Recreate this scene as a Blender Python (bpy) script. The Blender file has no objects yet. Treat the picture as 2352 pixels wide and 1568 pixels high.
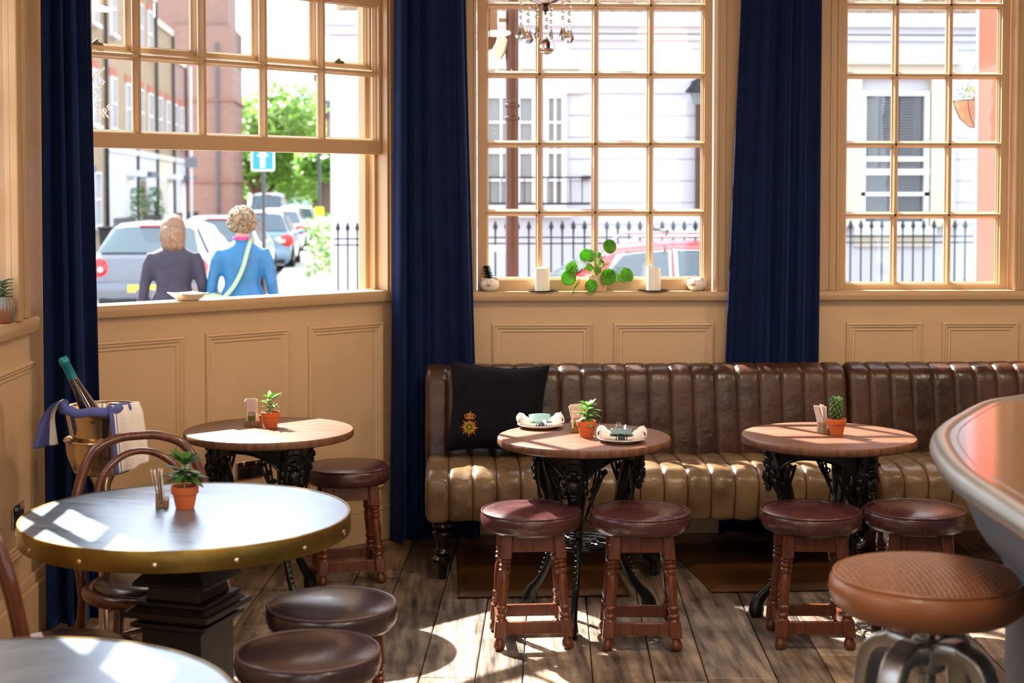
import bpy, math, random
from mathutils import Vector, Matrix, noise
R = math.radians
PI = math.pi
SC = bpy.context.scene
COL = SC.collection
random.seed(7)

# ---------------------------------------------------------------- camera
FPX = 3450.0; CAMH = 1.72; PITCH = R(2.31); YAW = R(2.3)
PPY = 451 + FPX * math.tan(PITCH)
cam_data = bpy.data.cameras.new('camera')
cam = bpy.data.objects.new('camera', cam_data); COL.objects.link(cam)
cam_data.sensor_width = 36.0
cam_data.lens = FPX / 2352 * 36
cam_data.shift_y = -(784 - PPY) / 2352
cam.location = (0, 0, CAMH)
cam.rotation_euler = (PI / 2 - PITCH, 0, -YAW)
cam_data.clip_end = 500
cam_data.dof.use_dof = True
cam_data.dof.focus_distance = 6.2
cam_data.dof.aperture_fstop = 3.3
SC.camera = cam

# ---------------------------------------------------------------- world, sun, exposure
wd = bpy.data.worlds.new('sky'); SC.world = wd; wd.use_nodes = True
wn = wd.node_tree.nodes; wl = wd.node_tree.links
bgn = wn['Background']
sky = wn.new('ShaderNodeTexSky'); sky.sky_type = 'NISHITA'; sky.sun_disc = False
sky.sun_elevation = R(42); sky.sun_rotation = R(-30); sky.air_density = 1.0; sky.dust_density = 3.0; sky.ozone_density = 1.0
hz = wn.new('ShaderNodeMix'); hz.data_type = 'RGBA'; hz.inputs[0].default_value = 0.55
hz.inputs[7].default_value = (8.5, 9.3, 10.4, 1)
wl.new(sky.outputs[0], hz.inputs[6]); wl.new(hz.outputs[2], bgn.inputs[0])
bgn.inputs[1].default_value = 0.46
sd = bpy.data.lights.new('sun', 'SUN'); so = bpy.data.objects.new('sun', sd); COL.objects.link(so)
sd.energy = 30.0; sd.angle = R(0.6); sd.color = (1.0, 0.94, 0.85)
SUNV = Vector((0.55, -0.835, -0.95)).normalized()
so.rotation_euler = SUNV.to_track_quat('-Z', 'Y').to_euler()
so.location = (-10, 20, 20)
vs = SC.view_settings
vs.view_transform = 'Standard'; vs.look = 'None'; vs.gamma = 1; vs.use_curve_mapping = False
vs.exposure = 0.2
FILL_W = 0.55

# ---------------------------------------------------------------- projection helpers (pixel -> point on a real plane)
def ray(px, py):
    x = (px - 1176) / FPX; u = -(py - PPY) / FPX
    fy = math.cos(PITCH) + u * math.sin(PITCH); z = -math.sin(PITCH) + u * math.cos(PITCH)
    return Vector((x * math.cos(YAW) + fy * math.sin(YAW), -x * math.sin(YAW) + fy * math.cos(YAW), z))
CAMP = Vector((0, 0, CAMH))
def atz(px, py, z=0.0):
    r = ray(px, py); return CAMP + r * ((z - CAMH) / r.z)
def atY(px, py, Y):
    r = ray(px, py); return CAMP + r * (Y / r.y)
def atP(px, py, p0, n):
    r = ray(px, py); return CAMP + r * ((p0 - CAMP).dot(n) / r.dot(n))

# ---------------------------------------------------------------- object helpers
def tag(o, label=None, cat=None, group=None, kind=None):
    if label: o['label'] = label
    if cat: o['category'] = cat
    if group: o['group'] = group
    if kind: o['kind'] = kind
    return o
def empty(name, loc=(0, 0, 0), rz=0.0, label=None, cat=None, group=None, kind=None):
    o = bpy.data.objects.new(name, None); COL.objects.link(o)
    o.location = loc; o.rotation_euler = (0, 0, rz); o.empty_display_size = 0.1
    return tag(o, label, cat, group, kind)
KIDS = {}
def kids(o):
    return [c for c in bpy.data.objects if c.parent == o]
def dup(o, loc=None, rz=None, label=None, group=None, parent=None):
    c = o.copy(); COL.objects.link(c); c.parent = parent
    if loc is not None: c.location = loc
    if rz is not None: c.rotation_euler = (0, 0, rz)
    if label: c['label'] = label
    if group: c['group'] = group
    for ch in kids(o): dup(ch, parent=c)
    return c

class MB:
    """collects shapes and links them as one mesh object"""
    def __init__(s): s.v = []; s.f = []; s.m = Matrix.Identity(4); s.mi = []
    def add(s, vs_, fs_, m=None, mat=0):
        k = len(s.v); mm = s.m @ m if m is not None else s.m
        s.v += [tuple(mm @ Vector(p)) for p in vs_]
        s.f += [tuple(i + k for i in f) for f in fs_]; s.mi += [mat] * len(fs_)
        return s
    def box(s, c, d, rot=None, mat=0):
        x, y, z = d[0] / 2, d[1] / 2, d[2] / 2
        m = Matrix.Translation(c)
        if rot is not None: m = m @ rot
        return s.add([(-x, -y, -z), (x, -y, -z), (x, y, -z), (-x, y, -z), (-x, -y, z), (x, -y, z), (x, y, z), (-x, y, z)],
                     [(0, 3, 2, 1), (4, 5, 6, 7), (0, 1, 5, 4), (1, 2, 6, 5), (2, 3, 7, 6), (3, 0, 4, 7)], m, mat)
    def bb(s, x0, x1, y0, y1, z0, z1, mat=0):
        return s.box(((x0 + x1) / 2, (y0 + y1) / 2, (z0 + z1) / 2), (abs(x1 - x0), abs(y1 - y0), abs(z1 - z0)), None, mat)
    def lathe(s, prof, n=32, c=(0, 0, 0), m=None, mat=0):
        vs_ = []; fs_ = []; k = len(prof)
        for i in range(n):
            a = 2 * PI * i / n
            for r, z in prof: vs_.append((c[0] + r * math.cos(a), c[1] + r * math.sin(a), c[2] + z))
        for i in range(n):
            j = (i + 1) % n
            for q in range(k - 1):
                fs_.append((i * k + q, j * k + q, j * k + q + 1, i * k + q + 1))
        if prof[0][0] > 1e-5: fs_.append(tuple(i * k for i in reversed(range(n))))
        if prof[-1][0] > 1e-5: fs_.append(tuple(i * k + k - 1 for i in range(n)))
        return s.add(vs_, fs_, m, mat)
    def cyl(s, c, r, z0, z1, n=24, mat=0): return s.lathe([(r, z0), (r, z1)], n, c, None, mat)
    def rings(s, rs, cap=True, closed=False, m=None, mat=0):
        n = len(rs[0]); vs_ = [p for r in rs for p in r]; fs_ = []; K = len(rs)
        for i in range(K if closed else K - 1):
            a = i * n; b = ((i + 1) % K) * n
            for j in range(n):
                q = (j + 1) % n; fs_.append((a + j, a + q, b + q, b + j))
        if cap and not closed:
            fs_.append(tuple(reversed(range(n)))); fs_.append(tuple((K - 1) * n + j for j in range(n)))
        return s.add(vs_, fs_, m, mat)
    def tube(s, pts, r, n=10, closed=False, flat=1.0, mat=0, m=None, up=None):
        P = [Vector(p) for p in pts]; K = len(P); rr = r if isinstance(r, (list, tuple)) else [r] * K
        rs = []; last = Vector(up) if up else None
        for i in range(K):
            if closed: t = P[(i + 1) % K] - P[i - 1]
            else: t = P[min(i + 1, K - 1)] - P[max(i - 1, 0)]
            if t.length < 1e-9: t = Vector((0, 0, 1))
            t.normalize()
            if last is None: last = Vector((0, 0, 1)) if abs(t.z) < 0.9 else Vector((1, 0, 0))
            nrm = last - t * last.dot(t)
            if nrm.length < 1e-6: nrm = t.orthogonal()
            nrm.normalize(); last = nrm; bi = t.cross(nrm)
            rs.append([P[i] + (nrm * math.cos(2 * PI * j / n) + bi * math.sin(2 * PI * j / n) * flat) * rr[i] for j in range(n)])
        return s.rings(rs, True, closed, m, mat)
    def sph(s, c, r, n=12, sc=(1, 1, 1), m=None, mat=0):
        pr = [(math.sin(PI * i / n) * r, -math.cos(PI * i / n) * r) for i in range(n + 1)]
        pr[0] = (0, -r); pr[-1] = (0, r)
        mm = Matrix.Translation(c) @ (m if m is not None else Matrix.Identity(4)) @ Matrix.Diagonal((sc[0], sc[1], sc[2], 1))
        return s.lathe(pr, n + 4, (0, 0, 0), mm, mat)
    def grid(s, fn, nu, nv, m=None, closeu=False, mat=0):
        vs_ = [fn(i / nu if closeu else i / (nu - 1), j / (nv - 1)) for i in range(nu) for j in range(nv)]; fs_ = []
        for i in range(nu if closeu else nu - 1):
            a = i * nv; b = ((i + 1) % nu) * nv
            for j in range(nv - 1): fs_.append((a + j, b + j, b + j + 1, a + j + 1))
        return s.add(vs_, fs_, m, mat)
    def prism(s, poly, h, m=None, mat=0):
        """polygon in local xy extruded by h along +z"""
        n = len(poly); vs_ = [(x, y, 0) for x, y in poly] + [(x, y, h) for x, y in poly]
        fs_ = [tuple(reversed(range(n))), tuple(range(n, 2 * n))] + [(i, (i + 1) % n, (i + 1) % n + n, i + n) for i in range(n)]
        return s.add(vs_, fs_, m, mat)
    def build(s, name, mat, parent=None, bevel=0, smooth=35, sub=0, solid=0, remesh=0, seg=2):
        me = bpy.data.meshes.new(name); me.from_pydata(s.v, [], s.f); me.update()
        mats = mat if isinstance(mat, (list, tuple)) else [mat]
        for q in mats: me.materials.append(q)
        if len(mats) > 1: me.polygons.foreach_set('material_index', s.mi)
        me.polygons.foreach_set('use_smooth', [True] * len(me.polygons))
        if smooth < 179: me.set_sharp_from_angle(angle=R(smooth))
        o = bpy.data.objects.new(name, me); COL.objects.link(o)
        if parent: o.parent = parent
        if remesh:
            q = o.modifiers.new('r', 'REMESH'); q.mode = 'VOXEL'; q.voxel_size = remesh; q.use_smooth_shade = True
            q = o.modifiers.new('s', 'SMOOTH'); q.factor = 0.6; q.iterations = 6
        if solid:
            q = o.modifiers.new('t', 'SOLIDIFY'); q.thickness = solid; q.offset = 0
        if bevel:
            q = o.modifiers.new('b', 'BEVEL'); q.width = bevel; q.segments = seg; q.limit_method = 'ANGLE'; q.angle_limit = R(40)
        if sub:
            q = o.modifiers.new('u', 'SUBSURF'); q.levels = sub; q.render_levels = sub
        return o

def crv(keys, t):
    """Catmull-Rom through keys [(t, v...)]"""
    n = len(keys)
    if t <= keys[0][0]: return keys[0][1:]
    if t >= keys[-1][0]: return keys[-1][1:]
    for i in range(n - 1):
        if keys[i][0] <= t <= keys[i + 1][0]: break
    a, b = keys[i], keys[i + 1]; p = keys[max(i - 1, 0)]; q = keys[min(i + 2, n - 1)]
    u = (t - a[0]) / (b[0] - a[0]); h = b[0] - a[0]; out = []
    for k in range(1, len(a)):
        m0 = (b[k] - p[k]) / (b[0] - p[0]) * h; m1 = (q[k] - a[k]) / (q[0] - a[0]) * h
        out.append((2*u**3 - 3*u*u + 1) * a[k] + (u**3 - 2*u*u + u) * m0 + (-2*u**3 + 3*u*u) * b[k] + (u**3 - u*u) * m1)
    return tuple(out)
def spl(pts, n=8, closed=False):
    P = [Vector(p) for p in pts]; K = len(P); out = []
    for i in range(K if closed else K - 1):
        if closed: a, b, c, d = P[i - 1], P[i], P[(i + 1) % K], P[(i + 2) % K]
        else: a, b, c, d = P[max(i - 1, 0)], P[i], P[i + 1], P[min(i + 2, K - 1)]
        for j in range(n):
            t = j / n
            out.append(0.5 * ((2 * b) + (c - a) * t + (2 * a - 5 * b + 4 * c - d) * t * t + (3 * b - a - 3 * c + d) * t ** 3))
    if not closed: out.append(P[-1])
    return out
def Rz(a): return Matrix.Rotation(a, 4, 'Z')
def Rx(a): return Matrix.Rotation(a, 4, 'X')
def Ry(a): return Matrix.Rotation(a, 4, 'Y')
def T(*p): return Matrix.Translation(p if len(p) == 3 else p[0])

# ---------------------------------------------------------------- materials
def lin(c):
    return tuple(((x / 255) / 12.92 if x / 255 <= 0.04045 else ((x / 255 + 0.055) / 1.055) ** 2.4) for x in c) + (1,)
def M(name, col, rough=0.5, metal=0.0, bump=0.0, bs=60.0, var=0.0, vs_=6.0, col2=None, stretch=(1, 1, 1), coat=0.0, sheen=0.0,
      sheen_tint=None, spec=0.5, rvar=0.0, sss=0.0, emit=None, es=0.0, detail=5, attr=None, alpha=1.0, rot=(0, 0, 0), trans=0.0, ior=1.45):
    m = bpy.data.materials.new(name); m.use_nodes = True
    nt = m.node_tree; N = nt.nodes; L = nt.links; b = N['Principled BSDF']
    c1 = lin(col); b.inputs['Base Color'].default_value = c1
    b.inputs['Roughness'].default_value = rough; b.inputs['Metallic'].default_value = metal
    b.inputs['Specular IOR Level'].default_value = spec; b.inputs['Coat Weight'].default_value = coat
    b.inputs['Coat Roughness'].default_value = 0.12; b.inputs['Sheen Weight'].default_value = sheen
    b.inputs['IOR'].default_value = ior; b.inputs['Transmission Weight'].default_value = trans
    if sheen_tint: b.inputs['Sheen Tint'].default_value = lin(sheen_tint)
    if sheen: b.inputs['Sheen Roughness'].default_value = 0.35
    if sss:
        b.inputs['Subsurface Weight'].default_value = sss; b.inputs['Subsurface Radius'].default_value = (0.02, 0.015, 0.01)
    if emit:
        b.inputs['Emission Color'].default_value = lin(emit); b.inputs['Emission Strength'].default_value = es
    tc = N.new('ShaderNodeTexCoord'); mp = N.new('ShaderNodeMapping'); mp.inputs['Scale'].default_value = stretch
    mp.inputs['Rotation'].default_value = rot
    L.new(tc.outputs['Object'], mp.inputs['Vector'])
    if var or col2:
        nz = N.new('ShaderNodeTexNoise'); nz.inputs['Scale'].default_value = vs_; nz.inputs['Detail'].default_value = detail
        nz.inputs['Roughness'].default_value = 0.6
        L.new(mp.outputs[0], nz.inputs['Vector'])
        rp = N.new('ShaderNodeValToRGB'); rp.color_ramp.elements[0].position = 0.35; rp.color_ramp.elements[1].position = 0.65
        rp.color_ramp.elements[0].color = c1 if col2 else tuple(x * (1 - var) for x in c1[:3]) + (1,)
        rp.color_ramp.elements[1].color = lin(col2) if col2 else tuple(min(1, x * (1 + var)) for x in c1[:3]) + (1,)
        L.new(nz.outputs['Fac'], rp.inputs[0]); last = rp.outputs[0]
        if attr:
            at = N.new('ShaderNodeAttribute'); at.attribute_name = attr
            mx = N.new('ShaderNodeMix'); mx.data_type = 'RGBA'; mx.blend_type = 'MULTIPLY'; mx.inputs[0].default_value = 1
            L.new(last, mx.inputs[6]); L.new(at.outputs['Color'], mx.inputs[7]); last = mx.outputs[2]
        L.new(last, b.inputs['Base Color'])
        if rvar:
            mr = N.new('ShaderNodeMapRange'); mr.inputs[3].default_value = rough - rvar; mr.inputs[4].default_value = rough + rvar
            mr.inputs[1].default_value = 0.3; mr.inputs[2].default_value = 0.7
            L.new(nz.outputs['Fac'], mr.inputs[0]); L.new(mr.outputs[0], b.inputs['Roughness'])
    if bump:
        n2 = N.new('ShaderNodeTexNoise'); n2.inputs['Scale'].default_value = bs; n2.inputs['Detail'].default_value = 4
        L.new(mp.outputs[0], n2.inputs['Vector'])
        bp = N.new('ShaderNodeBump'); bp.inputs['Strength'].default_value = bump; bp.inputs['Distance'].default_value = 0.01
        L.new(n2.outputs['Fac'], bp.inputs['Height']); L.new(bp.outputs[0], b.inputs['Normal'])
    return m
def brick(name, c1, c2, mortar, scale=4.5, plane='xz', bw=0.5, rh=0.25, ms=0.02):
    m = M(name, c1, 0.9); nt = m.node_tree; N = nt.nodes; L = nt.links
    tc = N.new('ShaderNodeTexCoord'); sp = N.new('ShaderNodeSeparateXYZ'); cb = N.new('ShaderNodeCombineXYZ')
    L.new(tc.outputs['Object'], sp.inputs[0]); L.new(sp.outputs[0 if plane == 'xz' else 1], cb.inputs[0]); L.new(sp.outputs[2], cb.inputs[1])
    bt = N.new('ShaderNodeTexBrick'); bt.inputs['Color1'].default_value = lin(c1); bt.inputs['Color2'].default_value = lin(c2)
    bt.inputs['Mortar'].default_value = lin(mortar); bt.inputs['Scale'].default_value = scale
    bt.inputs['Mortar Size'].default_value = ms
    L.new(cb.outputs[0], bt.inputs['Vector']); L.new(bt.outputs[0], N['Principled BSDF'].inputs['Base Color'])
    return m
def pane_mat(name, gloss=0.08, tint=(1, 1, 1), rough=0.0):
    """thin window glass: mostly clear, a weak mirror reflection, slight waviness"""
    m = bpy.data.materials.new(name); m.use_nodes = True; nt = m.node_tree; N = nt.nodes; L = nt.links
    N.remove(N['Principled BSDF']); out = N['Material Output']
    tr = N.new('ShaderNodeBsdfTransparent'); tr.inputs[0].default_value = tint + (1,)
    gl = N.new('ShaderNodeBsdfGlossy'); gl.inputs['Roughness'].default_value = rough
    mx = N.new('ShaderNodeMixShader'); mx.inputs[0].default_value = gloss
    nz = N.new('ShaderNodeTexNoise'); nz.inputs['Scale'].default_value = 6
    bp = N.new('ShaderNodeBump'); bp.inputs['Strength'].default_value = 0.03; bp.inputs['Distance'].default_value = 0.01
    tc = N.new('ShaderNodeTexCoord'); L.new(tc.outputs['Object'], nz.inputs['Vector'])
    L.new(nz.outputs['Fac'], bp.inputs['Height']); L.new(bp.outputs[0], gl.inputs['Normal'])
    L.new(tr.outputs[0], mx.inputs[1]); L.new(gl.outputs[0], mx.inputs[2]); L.new(mx.outputs[0], out.inputs[0])
    return m
def wood(name, c1, c2, rough=0.35, scale=(1, 12, 12), bump=0.12, coat=0.0, rot=(0, 0, 0), vs_=5.0, rvar=0.06):
    return M(name, c1, rough, col2=c2, stretch=scale, vs_=vs_, bump=bump, bs=14, coat=coat, rot=rot, detail=8, rvar=rvar)

PAINT = M('cream_paint', (206, 174, 136), 0.42, bump=0.06, bs=22, var=0.03, vs_=3)
PAINT_W = M('cream_window_paint', (186, 154, 116), 0.35, bump=0.05, bs=30, var=0.03, vs_=4)
PAINT_D = M('faded_sash_paint', (184, 152, 110), 0.35, bump=0.04, bs=30, var=0.03, vs_=4)
CEIL = M('ceiling_paint', (235, 225, 205), 0.8)
GLASS = pane_mat('window_pane', 0.07)
VELVET = M('navy_velvet', (17, 29, 62), 0.8, var=0.15, vs_=9, sheen=0.9, sheen_tint=(60, 100, 170), bump=0.1, bs=180, spec=0.1)
LEATHER = M('brown_bench_leather', (44, 26, 17), 0.3, col2=(74, 46, 30), vs_=4.0, bump=0.22, bs=34, rvar=0.08, detail=7)
LEATHER_S = M('worn_olive_seat_leather', (90, 70, 47), 0.32, col2=(124, 100, 70), vs_=4.0, bump=0.35, bs=24, rvar=0.08, detail=7)
SEAM = M('leather_piping', (60, 38, 24), 0.4)
OX = M('oxblood_leather', (52, 26, 29), 0.26, col2=(80, 44, 44), vs_=7, bump=0.10, bs=60, rvar=0.04, spec=0.8)
DKL = M('dark_plum_leather', (46, 32, 34), 0.24, col2=(58, 42, 44), vs_=7, bump=0.04, bs=70, spec=1.0)
PIPE_D = M('plum_piping', (86, 66, 72), 0.35)
TAN = M('tan_leather', (124, 76, 44), 0.34, col2=(142, 90, 54), vs_=5, bump=0.15, bs=50)
MATL = M('floor_pad_leather', (66, 40, 18), 0.42, col2=(92, 58, 26), vs_=3, bump=0.35, bs=9)
MAHOG = wood('mahogany', (84, 42, 24), (106, 56, 33), 0.3, (12, 12, 1.5), coat=0.2)
BENT = wood('bentwood', (78, 40, 26), (104, 56, 36), 0.25, (8, 8, 1), coat=0.4)
OAK = wood('oak_top', (84, 52, 36), (122, 80, 56), 0.42, (1.2, 22, 22), bump=0.12)
OAK_E = wood('oak_edge', (82, 52, 36), (120, 80, 56), 0.4, (14, 14, 1.2), bump=0.15)
IRON = M('black_cast_iron', (14, 15, 17), 0.3, 0.3, bump=0.35, bs=26, spec=0.6, var=0.4, vs_=14)
EBON = M('ebonised_wood', (16, 13, 12), 0.2, coat=0.3)
ZINC = M('grey_zinc_top', (128, 148, 170), 0.3, 0.75, col2=(148, 166, 186), vs_=5, stretch=(1, 5, 1), bump=0.02, bs=10, rvar=0.04)
BRASS = M('aged_brass', (142, 118, 58), 0.36, 0.9, col2=(112, 88, 40), vs_=7, rvar=0.08)
SILVER = M('silver_plate', (214, 196, 168), 0.16, 1.0, var=0.06, vs_=4)
CHROME = M('chrome', (215, 215, 215), 0.1, 1.0)
STEEL = M('brushed_steel', (160, 160, 155), 0.3, 0.9, var=0.1, vs_=8)
PEWTER = M('pewter', (176, 182, 186), 0.3, 0.85, var=0.08, vs_=5)
COPPER = M('lacquered_copper_brown', (112, 84, 72), 0.14, 0.2, var=0.12, vs_=2, coat=0.5)
BARPAINT = M('blue_grey_bar_paint', (92, 102, 112), 0.4, var=0.08, vs_=5)
PEDW = wood('blackened_wood', (26, 20, 18), (40, 32, 28), 0.5, (10, 10, 1.5))
TERRA = M('terracotta', (198, 98, 48), 0.75, var=0.1, vs_=14, bump=0.1, bs=90)
PINKPOT = M('pink_clay_pot', (224, 176, 150), 0.7, var=0.05, vs_=20)
SOIL = M('soil', (42, 30, 22), 0.95, bump=0.8, bs=90)
LEAF = M('leaf_green', (84, 140, 50), 0.4, var=0.3, vs_=18, sss=0.25)
LEAF_D = M('leaf_dark', (44, 78, 44), 0.45, var=0.25, vs_=18, sss=0.2)
LEAF_P = M('pilea_leaf', (72, 142, 32), 0.35, var=0.25, vs_=14, sss=0.3)
def leafmat(name, c, c2):
    m = M(name, c, 0.4, col2=c2, vs_=18); nt = m.node_tree; N = nt.nodes; L = nt.links; b = N['Principled BSDF']
    t = N.new('ShaderNodeBsdfTranslucent'); mx = N.new('ShaderNodeMixShader'); mx.inputs[0].default_value = 0.45
    L.new(b.inputs['Base Color'].links[0].from_socket, t.inputs[0]); L.new(b.outputs[0], mx.inputs[1]); L.new(t.outputs[0], mx.inputs[2]); L.new(mx.outputs[0], N['Material Output'].inputs[0]); return m
LEAF = leafmat('leaf_green', (96, 156, 58), (146, 192, 96)); LEAF_D = leafmat('leaf_dark', (50, 84, 50), (78, 112, 66)); LEAF_P = leafmat('pilea_leaf', (78, 150, 34), (120, 186, 58))
STALK = M('stalk', (150, 160, 84), 0.5)
PORC = M('cream_porcelain', (238, 226, 206), 0.25, coat=0.3)
PORCW = M('white_stoneware', (226, 218, 208), 0.3, coat=0.2, var=0.05, vs_=12)
NAPK = M('white_linen', (232, 222, 216), 0.9, bump=0.3, bs=160)
NAVYL = M('navy_linen', (84, 92, 154), 0.9, bump=0.3, bs=200)
GREENP = M('green_pouch', (72, 98, 90), 0.4, var=0.1, vs_=20)
PAPER = M('paper', (238, 228, 214), 0.7)
PAPERP = M('pink_paper', (206, 186, 182), 0.8)
HOLD = wood('holder_wood', (112, 84, 54), (148, 114, 76), 0.5, (30, 6, 6))
WAX = M('candle_wax', (244, 240, 228), 0.4, sss=0.6)
SLATE = M('dark_slate', (40, 42, 44), 0.5)
GREYCUSH = M('black_cushion_velvet', (16, 15, 22), 0.9, bump=0.25, bs=14, sheen=0.15, sheen_tint=(90, 90, 130), spec=0.15)
GOLD = M('gold_thread', (208, 152, 42), 0.45, 0.35, bump=0.6, bs=260)
REDT = M('red_thread', (168, 48, 34), 0.7, bump=0.6, bs=260)
GREENT = M('green_thread', (70, 120, 40), 0.7)
FOIL = M('teal_foil', (24, 124, 134), 0.3, 0.4)
BOTT = M('dark_wine_bottle', (38, 12, 8), 0.06, coat=0.6, spec=0.8)
CRYST = M('cut_crystal', (255, 255, 255), 0.0, trans=1.0, ior=1.6)
WHITEINK = M('white_chalk_ink', (250, 250, 250), 0.8, emit=None)
GLAZE = M('ribbed_green_glaze', (96, 120, 112), 0.3, col2=(142, 84, 58), vs_=12)
BULB = M('lit_bulb', (255, 200, 120), 0.4, emit=(255, 190, 110), es=14.0)
# ================================================================= room geometry
YA = 7.60                                   # inner face of the back wall
P0 = Vector((-0.333, 7.519, 0))             # a point on the angled wall's inner face
UB = Vector((math.sin(R(49)), math.cos(R(49)), 0)); NB = Vector((math.cos(R(49)), -math.sin(R(49)), 0))   # along it, and into the room
XC = -1.66                                  # inner face of the left wall
SILL = 1.24; SILLB = 1.252
CEILZ = 3.35
sC = (XC - P0.x) / UB.x                     # angled wall: corner with the left wall
sA = (YA - P0.y) / UB.y                     # corner with the back wall
MBW = Matrix(((UB.x, -NB.x, 0, P0.x), (UB.y, -NB.y, 0, P0.y), (0, 0, 1, 0), (0, 0, 0, 1)))   # local x along, y outwards, z up
def onB(px, py, t=0.0):
    p = atP(px, py, P0 - NB * t, NB); q = p - P0
    return q.dot(UB), p.z
MAW = T(0, YA, 0)
def onA(px, py, t=0.0):
    p = atY(px, py, YA + t); return p.x, p.z
def mark(o): o['kind'] = 'structure'; return o

# ---- floor: old boards, each with its own tone
def floor_mesh():
    rnd = random.Random(3); vs_ = []; fs_ = []; tints = []
    ang = R(-3.9)                                  # boards run almost towards the viewer
    ca, sa = math.cos(ang), math.sin(ang); x = -3.2
    while x < 5.6:
        w = rnd.choice((0.17, 0.19, 0.2, 0.22, 0.25)); y = -5.4 + rnd.random() * -2
        while y < 9.2:
            l = rnd.uniform(1.3, 2.9); g = 0.0022; x0, x1, y0, y1 = x + g, x + w - g, y + g, y + l - g
            dz = rnd.uniform(-0.0012, 0.0); k = len(vs_); b = 0.004
            tl = rnd.uniform(-0.0016, 0.0016)
            for (ax, ay, az) in ((x0, y0, -0.02), (x1, y0, -0.02), (x1, y1, -0.02), (x0, y1, -0.02), (x0, y0, dz - 0.003), (x1, y0, dz - 0.003), (x1, y1, dz - 0.003), (x0, y1, dz - 0.003),
                                 (x0 + b, y0 + b, dz), (x1 - b, y0 + b, dz + tl * 0), (x1 - b, y1 - b, dz), (x0 + b, y1 - b, dz)):
                vs_.append((ax * ca - ay * sa, ax * sa + ay * ca, az))
            F_ = [(0, 1, 5, 4), (1, 2, 6, 5), (2, 3, 7, 6), (3, 0, 4, 7), (4, 5, 9, 8), (5, 6, 10, 9), (6, 7, 11, 10), (7, 4, 8, 11), (8, 9, 10, 11)]
            fs_ += [tuple(i + k for i in f) for f in F_]
            t = rnd.uniform(0.62, 1.25); wmt = rnd.uniform(-0.08, 0.08)
            tints += [(t * (1 + wmt), t, t * (1 - wmt))] * len(F_)
            y += l
        x += w
    k = len(vs_); vs_ += [(-4, -5.5, -0.021), (6.5, -5.5, -0.021), (6.5, 9, -0.021), (-4, 9, -0.021)]; fs_.append((k, k + 1, k + 2, k + 3)); tints.append((0.1, 0.08, 0.06))
    me = bpy.data.meshes.new('floor'); me.from_pydata(vs_, [], fs_)
    at = me.color_attributes.new('tint', 'FLOAT_COLOR', 'CORNER')
    for p, t in zip(me.polygons, tints):
        for li in p.loop_indices: at.data[li].color = (*t, 1)
    return me
FLOORM = M('worn_floorboards', (84, 71, 61), 0.42, col2=(166, 147, 128), vs_=2.6, stretch=(9, 0.9, 1), bump=0.5, bs=5, attr='tint', detail=9, rvar=0.09, rot=(0, 0, R(3.9)))
nt = FLOORM.node_tree                       # dark stains and scuffs on top of the grain
N_ = nt.nodes; L_ = nt.links; pb = N_['Principled BSDF']; src = pb.inputs['Base Color'].links[0].from_socket
tcn = N_.new('ShaderNodeTexCoord'); nz_ = N_.new('ShaderNodeTexNoise'); nz_.inputs['Scale'].default_value = 3.2; nz_.inputs['Detail'].default_value = 10; nz_.inputs['Roughness'].default_value = 0.72
L_.new(tcn.outputs['Object'], nz_.inputs['Vector']); rp_ = N_.new('ShaderNodeValToRGB')
rp_.color_ramp.elements[0].position = 0.36; rp_.color_ramp.elements[0].color = (0.26, 0.24, 0.23, 1); rp_.color_ramp.elements[1].position = 0.56; rp_.color_ramp.elements[1].color = (1, 1, 1, 1)
mx_ = N_.new('ShaderNodeMix'); mx_.data_type = 'RGBA'; mx_.blend_type = 'MULTIPLY'; mx_.inputs[0].default_value = 0.85
L_.new(nz_.outputs['Fac'], rp_.inputs[0]); L_.new(src, mx_.inputs[6]); L_.new(rp_.outputs[0], mx_.inputs[7]); L_.new(mx_.outputs[2], pb.inputs['Base Color'])
fl = bpy.data.objects.new('floor', floor_mesh()); COL.objects.link(fl); fl.data.materials.append(FLOORM); mark(fl)

# ---- moulded panel frame drawn on a wall face (local x along, -y into the room)
def panel(mb, x0, x1, z0, z1, w=0.052):
    prof = [(0, 0.0), (0.004, -0.012), (0.013, -0.016), (0.020, -0.010), (0.026, -0.011), (0.034, -0.004), (0.044, -0.006), (w, 0.002)]
    rs = []
    for ox, oy in prof:
        a, b, c, d = x0 + ox, x1 - ox, z0 + ox, z1 - ox
        rs.append([(a, oy, c), (b, oy, c), (b, oy, d), (a, oy, d)])
    n = 4; vs_ = [p for r in rs for p in r]; fs_ = []
    for i in range(len(rs) - 1):
        for j in range(4):
            q = (j + 1) % 4; fs_.append((i * 4 + j, i * 4 + q, (i + 1) * 4 + q, (i + 1) * 4 + j))
    mb.add(vs_, fs_)
def sill_profile(mb, x0, x1, z, dep, out, th=0.045):
    """nosed board: from -out (room side) to +dep, top at z"""
    pr = [(-out + 0.004, z - th), (-out - 0.002, z - th * 0.55), (-out, z - 0.012), (-out + 0.010, z), (dep, z), (dep, z - th)]
    m = Matrix(((0, 0, 1, x0), (1, 0, 0, 0), (0, 1, 0, 0), (0, 0, 0, 1)))
    mb.prism(pr, x1 - x0, m)

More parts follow.
